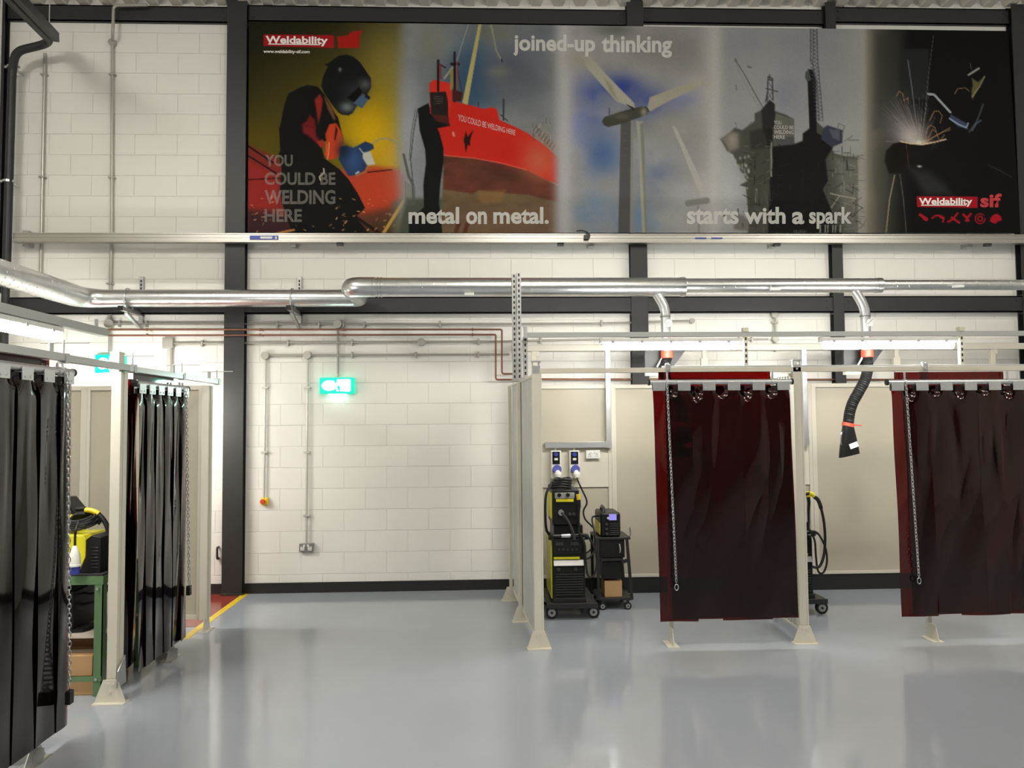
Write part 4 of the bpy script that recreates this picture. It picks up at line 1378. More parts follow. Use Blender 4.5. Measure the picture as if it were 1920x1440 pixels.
# cable trunking elbow in each booth
def booth_trunking(label, xo):
    Y = 7.96
    z0 = at(1080, 834, Y).z
    xr = at(1141, 834, Y).x + xo
    xl = at(1022, 834, Y).x + xo
    t = thing('cable_trunking', label, 'trunking', (xl, Y, z0))
    MB().box(xl, Y - 0.03, z0 - 0.03, xr + 0.025, Y + 0.028, z0 + 0.03).build('horizontal_run', 'alu_rail', t, bev=0.002)
    MB().box(xr - 0.025, Y - 0.03, z0 + 0.03, xr + 0.025, Y + 0.028, 2.52).build('vertical_run', 'alu_rail', t, bev=0.002)
    MB().box(xr - 0.03, Y - 0.034, z0 - 0.034, xr + 0.03, Y + 0.028, z0 + 0.05).build('corner_cover', 'alu_rail', t)
    return t


booth_trunking('grey cable trunking elbow above the blue sockets in the end booth', 0)
booth_trunking('grey cable trunking elbow beside the post of the farther booth', XB[1] - XB[0] - 0.05)

# rear support frame
t = thing('support_frame', 'cream steel frame of posts and top rail standing behind the booths', 'frame', (3, 7.93, 0))
q = at(985, 651, 7.93)
ZR = q.z
MB().box(q.x, 7.995, ZR - 0.035, XR - 1.5, 8.045, ZR + 0.03).build('top_rail', 'cream_paint', t, bev=0.003)
for px in (1002, 1864):
    x = at(px, 700, 8.0).x
    MB().box(x - 0.027, 8.0, 2.168, x + 0.022, 8.04, ZR - 0.036).box(x + 0.022, 7.996, ZR - 0.09, x + 0.05, 8.03, ZR - 0.036).build('post', 'cream_paint', t, bev=0.002)
for px in (1325, 1689):
    x = at(px, 700, 7.93).x
    MB().box(x - 0.02, 8.0, 2.168, x + 0.02, 8.03, ZR - 0.036).box(x - 0.035, 7.993, 2.36, x + 0.035, 8.035, 2.44).build('drop_bracket', 'cream_paint', t)

# front rail on top of posts
t = thing('booth_front_rail', 'pale square rail along the fronts of the booths above the strip curtains', 'rail', (XB[0], YF_, 2.18))
MB().box(XB[0] + 0.03, YF_ - 0.02, 2.175, XR - 2.0, YF_ + 0.02, 2.215).build('rail', 'cream_paint', t, bev=0.003)
for x in (1.51, 3.64):
    mb = MB().box(x - 0.02, YF_ - 0.03, 2.10, x + 0.02, YF_ - 0.021, 2.24).cyl((x, YF_ - 0.04, 2.195), (x, YF_ - 0.03, 2.195), 0.012, 6).sphere((x, YF_ - 0.0, 2.235), 0.02, n=6)
    mb.build('hanger_clamp', 'alu_rail', t)
t = thing('booth_header_rail', 'thinner grey rail lying behind and just above the front booth rail', 'rail', (1.6, 6.3, 2.2))
MB().box(1.50, 6.28, 2.205, XR - 2.0, 6.32, 2.238).build('rail', 'alu_rail', t, bev=0.002)
for x in (1.53, 2.50, 3.66, 4.62):
    MB().box(x - 0.02, YF_ + 0.02, 2.19, x + 0.02, 6.29, 2.205).build('tie_plate', 'alu_rail', t)
# slim intermediate posts behind the curtains
for i, x in enumerate((1.51, 3.64)):
    t = thing('curtain_post', 'slim cream post whose foot shows below the %s strip curtain' % ('nearer' if i == 0 else 'farther'), 'post', (x, 6.2, 0))
    mb = MB()
    post(mb, x + 0.01, 6.235, 0.032, 0.032, 0.01, 2.175)
    mb.build('upright', 'cream_paint', t)
    mb = MB()
    foot(mb, x - 0.01, 6.16, 'y', 0.19, 0.13)
    mb.build('foot', 'cream_paint', t)


# light rails and slotted uprights
def slotted(mb, x, y, z0, z1, w=0.041, d=0.041):
    mb.box(x - w / 2, y - d / 2, z0, x + w / 2, y + d / 2, z1)
    z = z0 + 0.03
    while z < z1 - 0.03:
        mb.box(x - 0.007, y - d / 2 - 0.001, z, x + 0.007, y - d / 2 + 0.001, z + 0.026, 1)
        z += 0.05


YL = 6.65
q0 = at(982, 628, YL)
ZL = q0.z
lr = thing('light_rail', 'grey channel rail carrying the two lit booth lights', 'rail', (q0.x, YL, ZL))
MB().box(q0.x, YL - 0.02, ZL - 0.023, XR - 2.0, YL + 0.02, ZL + 0.02).build('channel', 'grey_rail', lr, bev=0.002)
MB().box(q0.x, YL - 0.026, ZL - 0.03, q0.x + 0.03, YL + 0.026, ZL + 0.07).build('end_bracket', 'alu_rail', lr)
for px in (1396, 1800):
    x = at(px, 640, YL).x
    mb = MB()
    slotted(mb, x + 0.005, YL - 0.0, 2.205, ZL - 0.023, 0.036, 0.036)
    mb.box(x - 0.02, YL - 0.03, ZL + 0.02, x + 0.03, YL + 0.02, ZL + 0.055)
    mb.build('hanger_post', ['cream_paint', 'print_black'], lr)
for i, (px, z1, yy) in enumerate(((965, DZ + 0.10, 7.20), (974, DZ + 0.10, 7.14), (985, ZL - 0.01, 6.72))):
    q = at(px, 700, yy)
    t = thing('slotted_upright', ['tall slotted steel channel rising to the duct, rear one of the pair', 'tall slotted steel channel rising to the duct, front one of the pair', 'short slotted steel channel holding up the light rail'][i], 'upright', (q.x, yy, 2.165))
    mb = MB()
    slotted(mb, q.x, yy, 2.165, z1)
    mb.build('channel', ['galv_dull', 'print_black'], t)
    MB().box(q.x - 0.04, yy - 0.04, 2.165, q.x + 0.04, yy + 0.04, 2.175).build('base_bracket', 'galv_dull', t)


def batten(label, a, b, group='lit tube lights over the booths', lamp='led_diffuser'):
    a, b = Vector(a), Vector(b)
    c = (a + b) / 2
    t = thing('batten_light', label, 'light', c, 0, group)
    d = (b - a).normalized()
    MB().bar(a, b, 0.075, 0.035).build('housing', 'led_housing', t, bev=0.004)
    dn = Vector((0, 0, -0.05))
    s = d.cross(Vector((0, 0, 1))).normalized()
    # rounded diffuser
    prof = [(-0.036, 0.03), (-0.038, 0.005), (-0.030, -0.022), (-0.015, -0.034), (0.0, -0.037), (0.015, -0.034), (0.030, -0.022), (0.038, 0.005), (0.036, 0.03)]
    pa = [a + d * 0.02 + s * x + Vector((0, 0, z - 0.047)) for x, z in prof]
    pb = [b - d * 0.02 + s * x + Vector((0, 0, z - 0.047)) for x, z in prof]
    n = len(prof)
    MB().add(pa + pb, [(i, i + 1, n + i + 1, n + i) for i in range(n - 1)] + [list(range(n)), [n + i for i in range(n)]]).build('diffuser', lamp, t)
    for k in range(5):
        p = a.lerp(b, 0.08 + 0.21 * k)
        MB().bar(p - d * 0.014 + Vector((0, 0, -0.017)), p + d * 0.014 + Vector((0, 0, -0.017)), 0.084, 0.022).build('clip', 'alu_rail', t)
    for p, sg in ((a, -1), (b, 1)):
        MB().bar(p, p + d * sg * 0.012, 0.08, 0.05).build('end_cap', 'led_housing', t)
    return t


a, b = at(1127, 634, YL), at(1384, 634, YL)
batten('lit white tube light over the end booth', (a.x, YL, ZL - 0.052), (b.x, YL, ZL - 0.052))
a, b = at(1540, 634, YL), at(1789, 634, YL)
batten('lit white tube light over the booth with the visible extraction hose', (a.x, YL, ZL - 0.052), (b.x, YL, ZL - 0.052))

# ================================================================== STRIP CURTAINS


LEAN = 0.03


def strip_mesh(u0, u1, depth, seed, ztop=-0.03, zbot=-1.90, gap0=0.15, gapp=0.2, flat=False):
    """one hanging PVC strip in the curtain's own frame: u along the rail, v towards the hall (-y)"""
    rnd = random.Random(seed)
    nu, nz = 30, 52
    ph = rnd.random() * 6.28
    bow = rnd.uniform(0.006, 0.013)
    lean = LEAN
    flare = rnd.uniform(-0.012, 0.012)
    pts = {}
    th = 0.0025
    for side in (0, 1):
        for i in range(nz + 1):
            z = ztop + (zbot - ztop) * (i / nz) ** 1.6
            dz = ztop - z
            for k in range(nu + 1):
                s = k / nu
                u = u0 + (u1 - u0) * s + lean * dz / 1.9
                y = depth + bow * (4 * (s - 0.5) ** 2 - 0.6) * min(1, dz / 0.25) * (1 if seed % 2 else -0.6)
                for kk in range(-1, 8):
                    gu = gap0 + gapp * kk
                    y += (0.050 + 0.010 * math.sin(kk * 3.7 + seed)) * math.exp(-((u - gu) / 0.036) ** 2) * math.exp(-((dz - 0.035) / (0.040 + 0.012 * math.sin(kk * 2.1 + seed))) ** 2)
                y += 0.006 * math.sin(dz * 5 + s * 5 + ph) * min(1, dz / 0.4)
                y += 0.007 * math.exp(-((s - 0.45 - 0.1 * math.sin(dz * 2 + ph)) / 0.10) ** 2) * math.exp(-((dz - 0.45) / 0.35) ** 2) * (1 if seed % 3 else -1)
                y += flare * max(0, dz - 1.2)
                if flat:
                    y = depth + 0.5 * (y - depth) + 0.012 * (s - 0.5) * min(1, dz / 0.12)
                pts[(side, i, k)] = (u, y - (th if side else 0), z)
    idx = {}
    vs = []
    for key in pts:
        idx[key] = len(vs)
        vs.append(pts[key])
    fs = []
    for side in (0, 1):
        for i in range(nz):
            for k in range(nu):
                fs.append((idx[(side, i, k)], idx[(side, i, k + 1)], idx[(side, i + 1, k + 1)], idx[(side, i + 1, k)]))
    for i in range(nz):
        for k in (0, nu):
            fs.append((idx[(0, i, k)], idx[(0, i + 1, k)], idx[(1, i + 1, k)], idx[(1, i, k)]))
    for k in range(nu):
        for i in (0, nz):
            fs.append((idx[(0, i, k)], idx[(0, i, k + 1)], idx[(1, i, k + 1)], idx[(1, i, k)]))
    return vs, fs


def chain_mesh(mb, top, bot, step=0.026, r=0.0028):
    top, bot = Vector(top), Vector(bot)
    L = (bot - top).length
    d = (bot - top).normalized()
    n = int(L / step)
    for i in range(n):
        c = top + d * (step * (i + 0.5))
        s = Vector((1, 0, 0)) if i % 2 else Vector((0, 1, 0))
        if i % 2:
            s = Vector((0.9, 0.4, 0)).normalized()
        else:
            s = Vector((-0.4, 0.9, 0)).normalized()
        ring = []
        for k in range(10):
            an = 2 * math.pi * k / 10
            ring.append(c + d * (math.sin(an) * 0.0175) + s * (math.cos(an) * 0.0085))
        mb.tube(ring, r, 5, closed=True)


def curtain(label, loc, rz, zrail, length=1.10, nplates=6, chain_u=0.11, chain_len=1.58, seed=1, zbot=-1.90, single_at=0, handle=False, inner=False, group='dark red welding strip curtains'):
    t = thing('strip_curtain', label, 'curtain', (loc[0], loc[1], zrail), rz, group)
    mb = MB().cyl((-0.02, 0, 0), (length + 0.02, 0, 0), 0.021, 18)
    mb.build('rail_tube', 'alu_rail', t, local=True)
    mb = MB().cyl((-0.035, 0, 0), (-0.02, 0, 0), 0.024, 18).cyl((length + 0.02, 0, 0), (length + 0.035, 0, 0), 0.024, 18)
    mb.build('end_cap', 'black_plastic', t, local=True)
    for k in range(nplates):
        u = 0.0 + k * (length - 0.1) / (nplates - 1)
        mb = MB().box(u, -0.026, -0.068, u + 0.1, -0.020, 0.0)
        mb.box(u, 0.012, -0.068, u + 0.1, 0.016, 0.0)
        for s in (0.026, 0.074):
            mb.cyl((u + s, -0.030, -0.050), (u + s, -0.026, -0.050), 0.006, 8)
        mb.build('clamp_plate', 'alu_rail', t, local=True, bev=0.001)
    pitch = (length - 0.1) / (nplates - 1)
    for k in range(nplates):
        if single_at == 0:
            a, b = max(0, pitch * k - 0.1), min(length, pitch * k + 0.3)
        else:
            a, b = max(0, pitch * k - 0.03), min(length, pitch * k + pitch + 0.03)
            if k == nplates - 1:
                b = length
        vs, fs = strip_mesh(a, b, (-0.014 if single_at else -0.014 + 0.012 * (k % 2)), seed * 10 + k, zbot=zbot + (0.0 if single_at else 0.012 * (k % 3)), gap0=pitch / 2 + 0.05, gapp=pitch, flat=single_at == 1)
        MB().add(vs, fs).build('strip', 'welding_pvc', t, local=True)
        if single_at == 1:
            vs, fs = strip_mesh(a + 0.09, min(length, b + 0.07), 0.018, seed * 10 + k + 5, zbot=zbot, gap0=pitch / 2 + 0.05, gapp=pitch, flat=True)
            MB().add(vs, fs).build('strip', 'welding_pvc', t, local=True)
    MB().box(0.06, 0.045, -0.03, length - 0.13, 0.048, 0.085).build('header_flap', 'welding_pvc', t, local=True)
    if inner:
        vs, fs = strip_mesh(-0.085, 0.10, 0.035, seed * 10 + 9, ztop=0.03, zbot=zbot + 0.05)
        MB().add(vs, fs).build('strip', 'welding_pvc', t, local=True)
    mb = MB()
    chain_mesh(mb, (chain_u, -0.034, 0.0), (chain_u + 0.04, -0.060, -chain_len))
    ch = mb.build('pull_chain', 'galv', t, local=True)
    if handle:
        MB().box(chain_u + 0.015, -0.075, -chain_len - 0.07, chain_u + 0.06, -0.045, -chain_len + 0.005).build('pull_weight', 'black_plastic', ch, local=True, bev=0.004)['label'] = 'dark block at the chain end'
    else:
        ring = [(chain_u + 0.04 + 0.014 * math.cos(a), -0.060, -chain_len - 0.02 + 0.024 * math.sin(a)) for a in [2 * math.pi * i / 12 for i in range(12)]]
        MB().tube(ring, 0.0035, 6, closed=True).build('end_ring', 'galv', ch, local=True)
    for u in (chain_u + 0.01, length - 0.13):
        MB().cyl((u, 0, 0.02), (u, 0.0, 0.045 if handle else 0.085), 0.008, 8).cyl((u - 0.012, 0, 0), (u + 0.012, 0, 0), 0.026, 16).build('hanger', 'alu_rail', t, local=True)
    return t


c1 = at(1223, 717, 6.05)
curtain('dark red strip curtain hanging whole in the picture, between two cream posts', (c1.x, 6.05), 0, c1.z, seed=1, zbot=-1.875)
c2 = at(1669, 717, 6.05)
curtain('dark red strip curtain running out of the picture past the hanging hose', (c2.x, 6.05), 0, c2.z, seed=2, chain_u=0.11, chain_len=1.55, zbot=-1.86)

# ================================================================== LEFT ROW OF BOOTHS
XF = -2.39
XRL = -2.36


def end_post(label, y, ztop, XF):
    t = thing('booth_post', label, 'post', (XF, y, 0))
    mb = MB().box(XF - 0.062, y - 0.05, 0.10, XF + 0.0, y + 0.05, ztop)
    mb.box(XF + 0.0, y - 0.012, 0.10, XF + 0.006, y + 0.012, ztop)
    for zz in (0.16, 0.185):
        for sy in (-0.012, 0.012):
            mb.cyl((XF - 0.03 + sy, y - 0.053, zz), (XF - 0.03 + sy, y - 0.05, zz), 0.005, 8)
    mb.build('upright', 'cream_paint', t, bev=0.003)
    return t


t = end_post('cream booth post standing beside the green steel table', 5.19, 2.138, -2.365)
mb = MB()
foot(mb, -2.395, 5.13, 'x', 0.20, 0.15)
mb.build('foot', 'cream_paint', t)
mb = MB()
mb.prism([(-2.35, 5.1, 0.1), (-2.35, 5.24, 0.1), (-2.35, 5.22, 0.28), (-2.35, 5.12, 0.20)], (0, 0, 0), (0.005, 0, 0))
mb.build('gusset', 'galv_dull', t)
MB().box(-2.445, 5.15, 2.10, -2.385, 5.225, 2.27).build('rail_bracket', 'cream_paint', t)
t = end_post('cream booth post at the far end by the yellow floor line', 6.87, 2.125, -2.382)
mb = MB()
foot(mb, -2.40, 6.86, 'y', 0.17, 0.15)
mb.build('foot', 'cream_paint', t)
for i, y in enumerate((4.26, 6.06)):
    t = thing('curtain_post', 'slim post whose triangular foot shows under the %s' % ('cropped strip curtain at the picture edge' if i == 0 else 'strip curtain beside the green table'), 'post', (XF, y, 0))
    mb = MB()
    post(mb, XF - 0.085, y, 0.03, 0.03, 0.05, 2.13)
    mb.build('upright', 'cream_paint', t)
    mb = MB()
    foot(mb, XF + 0.01, y, 'y', 0.20, 0.085)
    mb.box(XF - 0.095, y - 0.02, 0.0, XF + 0.02, y + 0.02, 0.05)
    mb.box(XF - 0.07, y - 0.004, 0.008, XF + 0.06, y + 0.004, 0.08)
    mb.build('foot', 'galv_dull', t)

# end panel
Y = 6.90
t = thing('booth_partition', 'tan booth panel across the end of the row, seen behind the green table', 'partition', (-3.4, Y, 0))
MB().box(-4.6, Y - 0.006, 0.12, XF - 0.06, Y + 0.006, 2.10).build('panel', 'panel_tan', t)
mb = MB().box(-4.6, Y - 0.022, 2.09, XF - 0.06, Y + 0.022, 2.13).box(-4.6, Y - 0.022, 0.09, XF - 0.06, Y + 0.022, 0.13)
for x, hw in ((-3.465, 0.04), (-2.475, 0.015)):
    mb.box(x - hw, Y - 0.028, 0.10, x + hw, Y + 0.022, 2.12)
mb.box(-3.462, Y - 0.034, 0.1, -3.45, Y - 0.028, 2.12)
mb.build('frame', 'cream_paint', t, bev=0.002)
mb = MB()
foot(mb, -3.465, Y - 0.04)
foot(mb, -4.4, Y - 0.04)
mb.build('foot', 'cream_paint', t)
# side/back panel far at the other side of these booths
t = thing('booth_partition', 'long tan panel along the back of the booths by the picture edge', 'partition', (-4.62, 4.9, 0))
MB().box(-4.64, 2.6, 0.12, -4.61, 6.88, 2.12).build('panel', 'panel_tan', t)
mb = MB().box(-4.66, 2.6, 2.10, -4.59, 6.88, 2.14)
for y in (2.65, 4.0, 5.2, 6.4):
    mb.box(-4.66, y - 0.04, 0.0, -4.59, y + 0.04, 2.12)
mb.build('frame', 'cream_paint', t)

# front rail of the side row
t = thing('booth_front_rail', 'grey rail sloping away over the strip curtains beside the duct', 'rail', (XRL, 5, 2.16))
mb = MB().box(XRL - 0.02, 2.0, 2.15, XRL + 0.02, 4.42, 2.192).build('rail', 'grey_rail', t, bev=0.002)
mb = MB().box(XRL - 0.021, 4.43, 2.146, XRL + 0.021, 5.20, 2.188).build('rail', 'grey_rail', t, bev=0.002)
mb = MB().box(XRL - 0.02, 5.21, 2.143, XRL + 0.02, 7.02, 2.183).build('rail', 'alu_rail', t, bev=0.002)
for y in (4.43, 5.29, 6.15, 6.95):
    mb = MB().box(XRL - 0.024, y - 0.02, 2.138, XRL + 0.024, y + 0.02, 2.194).cyl((XRL + 0.0, y, 2.19), (XRL + 0.0, y, 2.27), 0.005, 8).cyl((XRL - 0.13, y, 2.255), (XRL + 0.14, y, 2.255), 0.004, 8).cyl((XRL - 0.06, y - 0.02, 2.19), (XRL - 0.06, y - 0.02, 2.25), 0.014, 10)
    mb.build('splice_clamp', 'galv_dull', t)

curtain('dark grey-red strip curtain cut off by the picture edge, nearest of all', (XRL, 3.40), math.pi / 2, 2.09, seed=3, single_at=1, chain_u=1.01, chain_len=1.78, zbot=-1.99, handle=True)
curtain('strip curtain between the cream post by the green table and the end post', (XRL, 5.352), math.pi / 2, 2.07, length=0.88, seed=4, single_at=1, chain_u=0.80, chain_len=1.55, zbot=-1.96, handle=True, inner=True)

# light rail of the side row
XLR, ZLR = -2.95, 2.50
t = thing('light_rail', 'grey channel rail hanging over the booths by the picture edge', 'rail', (XLR, 5, ZLR))
MB().box(XLR - 0.03, 2.6, ZLR - 0.02, XLR + 0.03, 6.12, ZLR + 0.04).build('channel', 'grey_rail', t, bev=0.002)
for y in (4.8, 6.0):
    MB().cyl((XLR - 0.005, y, ZLR + 0.04), (XLR - 0.005, y, ZLR + 0.10), 0.014, 8).build('hanger_bolt', 'galv', t)
MB().cyl((XLR, 4.75, ZLR + 0.04), (XLR, 4.75, ZC), 0.006, 8).build('hanger_rod', 'galv', t)
batten('lit white tube light under the rail by the picture edge', (XLR, 4.0, ZLR - 0.048), (XLR, 5.45, ZLR - 0.048))
batten('lit white tube light on the walkway side of the tan end panel', (-4.35, 7.0, 2.02), (-3.15, 7.0, 2.02), lamp='led_diffuser_bright')
t = thing('booth_post', 'pale post standing behind the tube light by the picture edge', 'post', (-4.1, 6.6, 0))
MB().box(-4.12, 6.58, 0.0, -4.07, 6.63, 2.5).build('upright', 'cream_paint', t)

# ================================================================== GREEN TABLE AND ITS LOAD
tbl = thing('steel_table', 'green angle-iron table beside the cream booth post, carrying a yellow welder', 'table', (-2.95, 5.5, 0))
TX0, TX1, TY0, TY1, TH = -3.60, -2.515, 5.26, 5.86, 0.785
for x in (TX0, TX1):
    for y in (TY0, TY1):
        s = 1 if x == TX0 else -1
        e = 1 if y == TY0 else -1
        MB().box(x, y, 0, x + s * 0.055, y + e * 0.006, TH).box(x, y, 0, x + s * 0.006, y + e * 0.055, TH).build('leg', 'green_paint', tbl)
mb = MB().box(TX0, TY0 - 0.002, TH - 0.055, TX1, TY0 + 0.004, TH).box(TX0, TY1 - 0.004, TH - 0.055, TX1, TY1 + 0.002, TH).box(TX0 - 0.002, TY0, TH - 0.055, TX0 + 0.004, TY1, TH).box(TX1 - 0.004, TY0, TH - 0.055, TX1 + 0.002, TY1, TH)
mb.build('top_frame', 'green_paint', tbl)
MB().box(TX0 + 0.005, TY0 + 0.005, TH - 0.004, TX1 - 0.005, TY1 - 0.005, TH + 0.012).build('tabletop', 'dark_grey', tbl)
MB().box(TX0, TY0 - 0.006, 0.10, TX1, TY0, 0.132).build('lower_rail', 'green_paint', tbl)
MB().box(TX0, TY1, 0.10, TX1, TY1 + 0.006, 0.132).build('lower_rail', 'green_paint', tbl)
for z in (0.116, TH - 0.08):
    MB().cyl((TX1 - 0.03, TY0 - 0.016, z), (TX1 - 0.03, TY0 - 0.004, z), 0.010, 8).build('bolt', 'galv', tbl)
MB().box(TX0 + 0.01, TY0 + 0.02, 0.375, TX1 - 0.01, TY1, 0.392).build('shelf', 'shelf_board', tbl)


def carton(label, x0, y0, z0, x1, y1, z1, group=None):
    t = thing('carton', label, 'box', ((x0 + x1) / 2, (y0 + y1) / 2, z0), 0, group)
    MB().box(x0, y0, z0, x1, y1, z1).build('body', 'carton', t, bev=0.004)
    MB().box(x0 + 0.005, (y0 + y1) / 2 - 0.03, z1, x1 - 0.005, (y0 + y1) / 2 + 0.03, z1 + 0.001).build('tape', 'shelf_board', t)
    return t


carton('brown carton on the floor under the green table', -3.15, 5.29, 0.0, -2.58, 5.52, 0.125)
carton('brown carton stacked on another one under the shelf of the green table', -3.12, 5.28, 0.127, -2.585, 5.51, 0.262)
carton('taller brown carton standing behind the two low ones under the green table', -3.2, 5.54, 0.0, -2.59, 5.82, 0.355)

# yellow welder on the table
wx0, wx1, wy0, wy1, wz0 = -3.10, -2.56, 5.32, 5.62, TH + 0.012
t = thing('welding_machine', 'yellow and black welding machine on the green table under coiled cables', 'welder', ((wx0 + wx1) / 2, 5.47, wz0))
xm = -2.66
mb = MB().prism([(wx0 + 0.03, wy0, wz0 + 0.012), (xm - 0.04, wy0, wz0 + 0.012), (xm, wy0, wz0 + 0.11), (xm, wy0, wz0 + 0.22), (xm - 0.02, wy0, wz0 + 0.25), (wx0 + 0.03, wy0, wz0 + 0.25)], (0, -0.004, 0), (0, 0.30, 0))
mb.build('case', 'machine_yellow', t, bev=0.004)
mb = MB().prism([(xm - 0.038, wy0, wz0), (wx1, wy0, wz0), (wx1, wy0, wz0 + 0.235), (xm + 0.04, wy0, wz0 + 0.25), (xm + 0.002, wy0, wz0 + 0.22), (xm + 0.002, wy0, wz0 + 0.11)], (0, -0.01, 0), (0, 0.31, 0))
for k in range(7):
    mb.box(xm + 0.035, wy0 - 0.014, wz0 + 0.03 + k * 0.022, wx1 - 0.012, wy0 - 0.008, wz0 + 0.04 + k * 0.022)
mb.build('end_grille', 'black_plastic', t, bev=0.003)
MB().box(wx0, wy0 - 0.006, wz0, wx0 + 0.03, wy0 + 0.306, wz0 + 0.26).build('front_bezel', 'black_plastic', t, bev=0.004)
text_quad('lettering', 'JEL.', rect(106, 1035, 132, 1046), lambda px, py: at(px, py, wy0 - 0.0065), 'print_black', t, 0.03)
# a second, black machine part behind (feeder head)
t = thing('wire_feeder', 'small black wire feeder peeping out past the chain of the cropped strip curtain', 'welder', (-3.0, 5.72, wz0))
mb = MB().prism([(-3.25, 5.66, wz0), (-2.95, 5.66, wz0), (-2.90, 5.66, wz0 + 0.36), (-2.99, 5.66, wz0 + 0.47), (-3.25, 5.66, wz0 + 0.47)], (0, 0, 0), (0, 0.17, 0))
mb.build('case', 'black_plastic', t, bev=0.006)
MB().box(-2.99, 5.64, wz0 + 0.33, -2.91, 5.66, wz0 + 0.352).build('stripe', 'machine_yellow', t)
# cable coils
t = thing('cable_coil', 'black cable coiled loosely on top of the yellow welder', 'cable', (-2.88, 5.47, wz0 + 0.25))
rr = random.Random(5)
for c, rad, k in (((-2.96, 5.45), 0.13, 5), ((-2.76, 5.47), 0.105, 5)):
    pts = []
    for i in range(k * 16):
        a = 2 * math.pi * i / 16
        r = rad * (1 - 0.06 * (i // 16)) + rr.uniform(-0.006, 0.006)
        pts.append((c[0] + r * math.cos(a), c[1] + r * 0.85 * math.sin(a), wz0 + 0.268 + 0.014 * (i / 16) + 0.03 * math.sin(a + c[0] * 9) + 0.03))
    MB().tube(spline(pts, 2), 0.0085, 8).build('loop', 'rubber', t)
# hanging plug
t = thing('power_plug', 'white and blue industrial plug dangling in front of the yellow welder', 'plug', (-2.83, 5.205, 0.8))
pz = at(140, 1050, 5.205)
px_ = pz.x
zb = at(140, 1076, 5.205).z
zt = at(140, 1023, 5.205).z
MB().tube([(px_, 5.205, zb + 0.05), (px_, 5.205, zb + 0.062), (px_, 5.205, zb + 0.064), (px_, 5.205, zb + 0.12), (px_, 5.205, zt - 0.01), (px_, 5.205, zt)], [0.041, 0.041, 0.037, 0.034, 0.016, 0.010], 20).build('body', 'white_plastic', t)
MB().cyl((px_, 5.205, zb), (px_, 5.205, zb + 0.05), 0.034, 20).build('pin_shroud', 'blue_plastic', t)
MB().tube(spline([(px_, 5.205, zt - 0.005), (px_, 5.205, zt + 0.06), (px_ + 0.005, 5.2055, zt + 0.11), (px_ - 0.03, 5.29, zt + 0.145), (px_ - 0.12, 5.295, zt + 0.14)]), 0.008, 8).build('cable', 'rubber', t)
# torch lying on top
t = thing('welding_torch', 'yellow-handled torch lying above the yellow welder on the green table', 'torch', (-2.75, 5.5, wz0 + 0.4))
w = lambda a, b: at(a, b, 5.5)
MB().tube([w(143, 955), w(161, 954)], 0.016, 12).build('neck', 'black_plastic', t)
MB().tube(spline([w(160, 956), w(170, 957), w(179, 960), w(185, 964)]), [0.018] * 24 + [0.021], 12).build('handle', 'torch_yellow', t)
MB().tube(spline([w(183, 963), w(192, 972), w(200, 985), w(203, 997), w(196, 1003)]), 0.017, 12).build('cable_sleeve', 'rubber', t)
MB().box(w(146, 960).x, 5.485, w(146, 961).z - 0.012, w(161, 960).x, 5.515, w(146, 961).z).build('trigger', 'dark_grey', t)
carton('narrow brown carton beside the yellow welder on the table', -2.64, 5.65, TH + 0.013, -2.545, 5.83, TH + 0.29)
# welder on the shelf
t = thing('welding_machine', 'black welding machine with a yellow edge on the shelf under the table', 'welder', (-2.95, 5.45, 0.392))
MB().prism([(-2.93, 5.36, 0.405), (-2.755, 5.36, 0.405), (-2.755, 5.36, 0.670), (-2.93, 5.36, 0.690)], (0, 0, 0), (0, 0.36, 0)).build('case', 'black_plastic', t, bev=0.008)
MB().box(-3.02, 5.35, 0.398, -2.932, 5.72, 0.695).build('side_panel', 'machine_yellow', t, bev=0.004)
mb = MB()
for k in range(8):
    mb.box(-2.91, 5.354, 0.45 + k * 0.02, -2.78, 5.36, 0.458 + k * 0.02)
mb.build('vent', 'dark_grey', t)
MB().prism([(-2.80, 5.34, 0.393), (-2.69, 5.36, 0.393), (-2.67, 5.40, 0.393), (-2.68, 5.52, 0.393), (-2.80, 5.52, 0.393)], (0, 0, 0), (0, 0, 0.022)).build('foot', 'black_plastic', t)
MB().tube(spline([(-2.76, 5.48, 0.630), (-2.70, 5.50, 0.620), (-2.64, 5.52, 0.640), (-2.60, 5.54, 0.680)]), 0.008, 8).tube(spline([(-2.76, 5.5, 0.550), (-2.70, 5.52, 0.560), (-2.64, 5.54, 0.610), (-2.60, 5.55, 0.670)]), 0.008, 8).build('cable', 'rubber', t)


# ================================================================== MACHINES IN THE LONG ROW
def castor(mb, x, y, r, w=0.03, mi=0, hub=1):
    mb.cyl((x, y - w / 2, r), (x, y + w / 2, r), r, 22, mi)
    mb.cyl((x, y - w / 2 - 0.004, r), (x, y + w / 2 + 0.004, r), r * 0.62, 18, hub)
    mb.cyl((x, y - w / 2 - 0.010, r), (x, y + w / 2 + 0.010, r), r * 0.2, 12, 2)


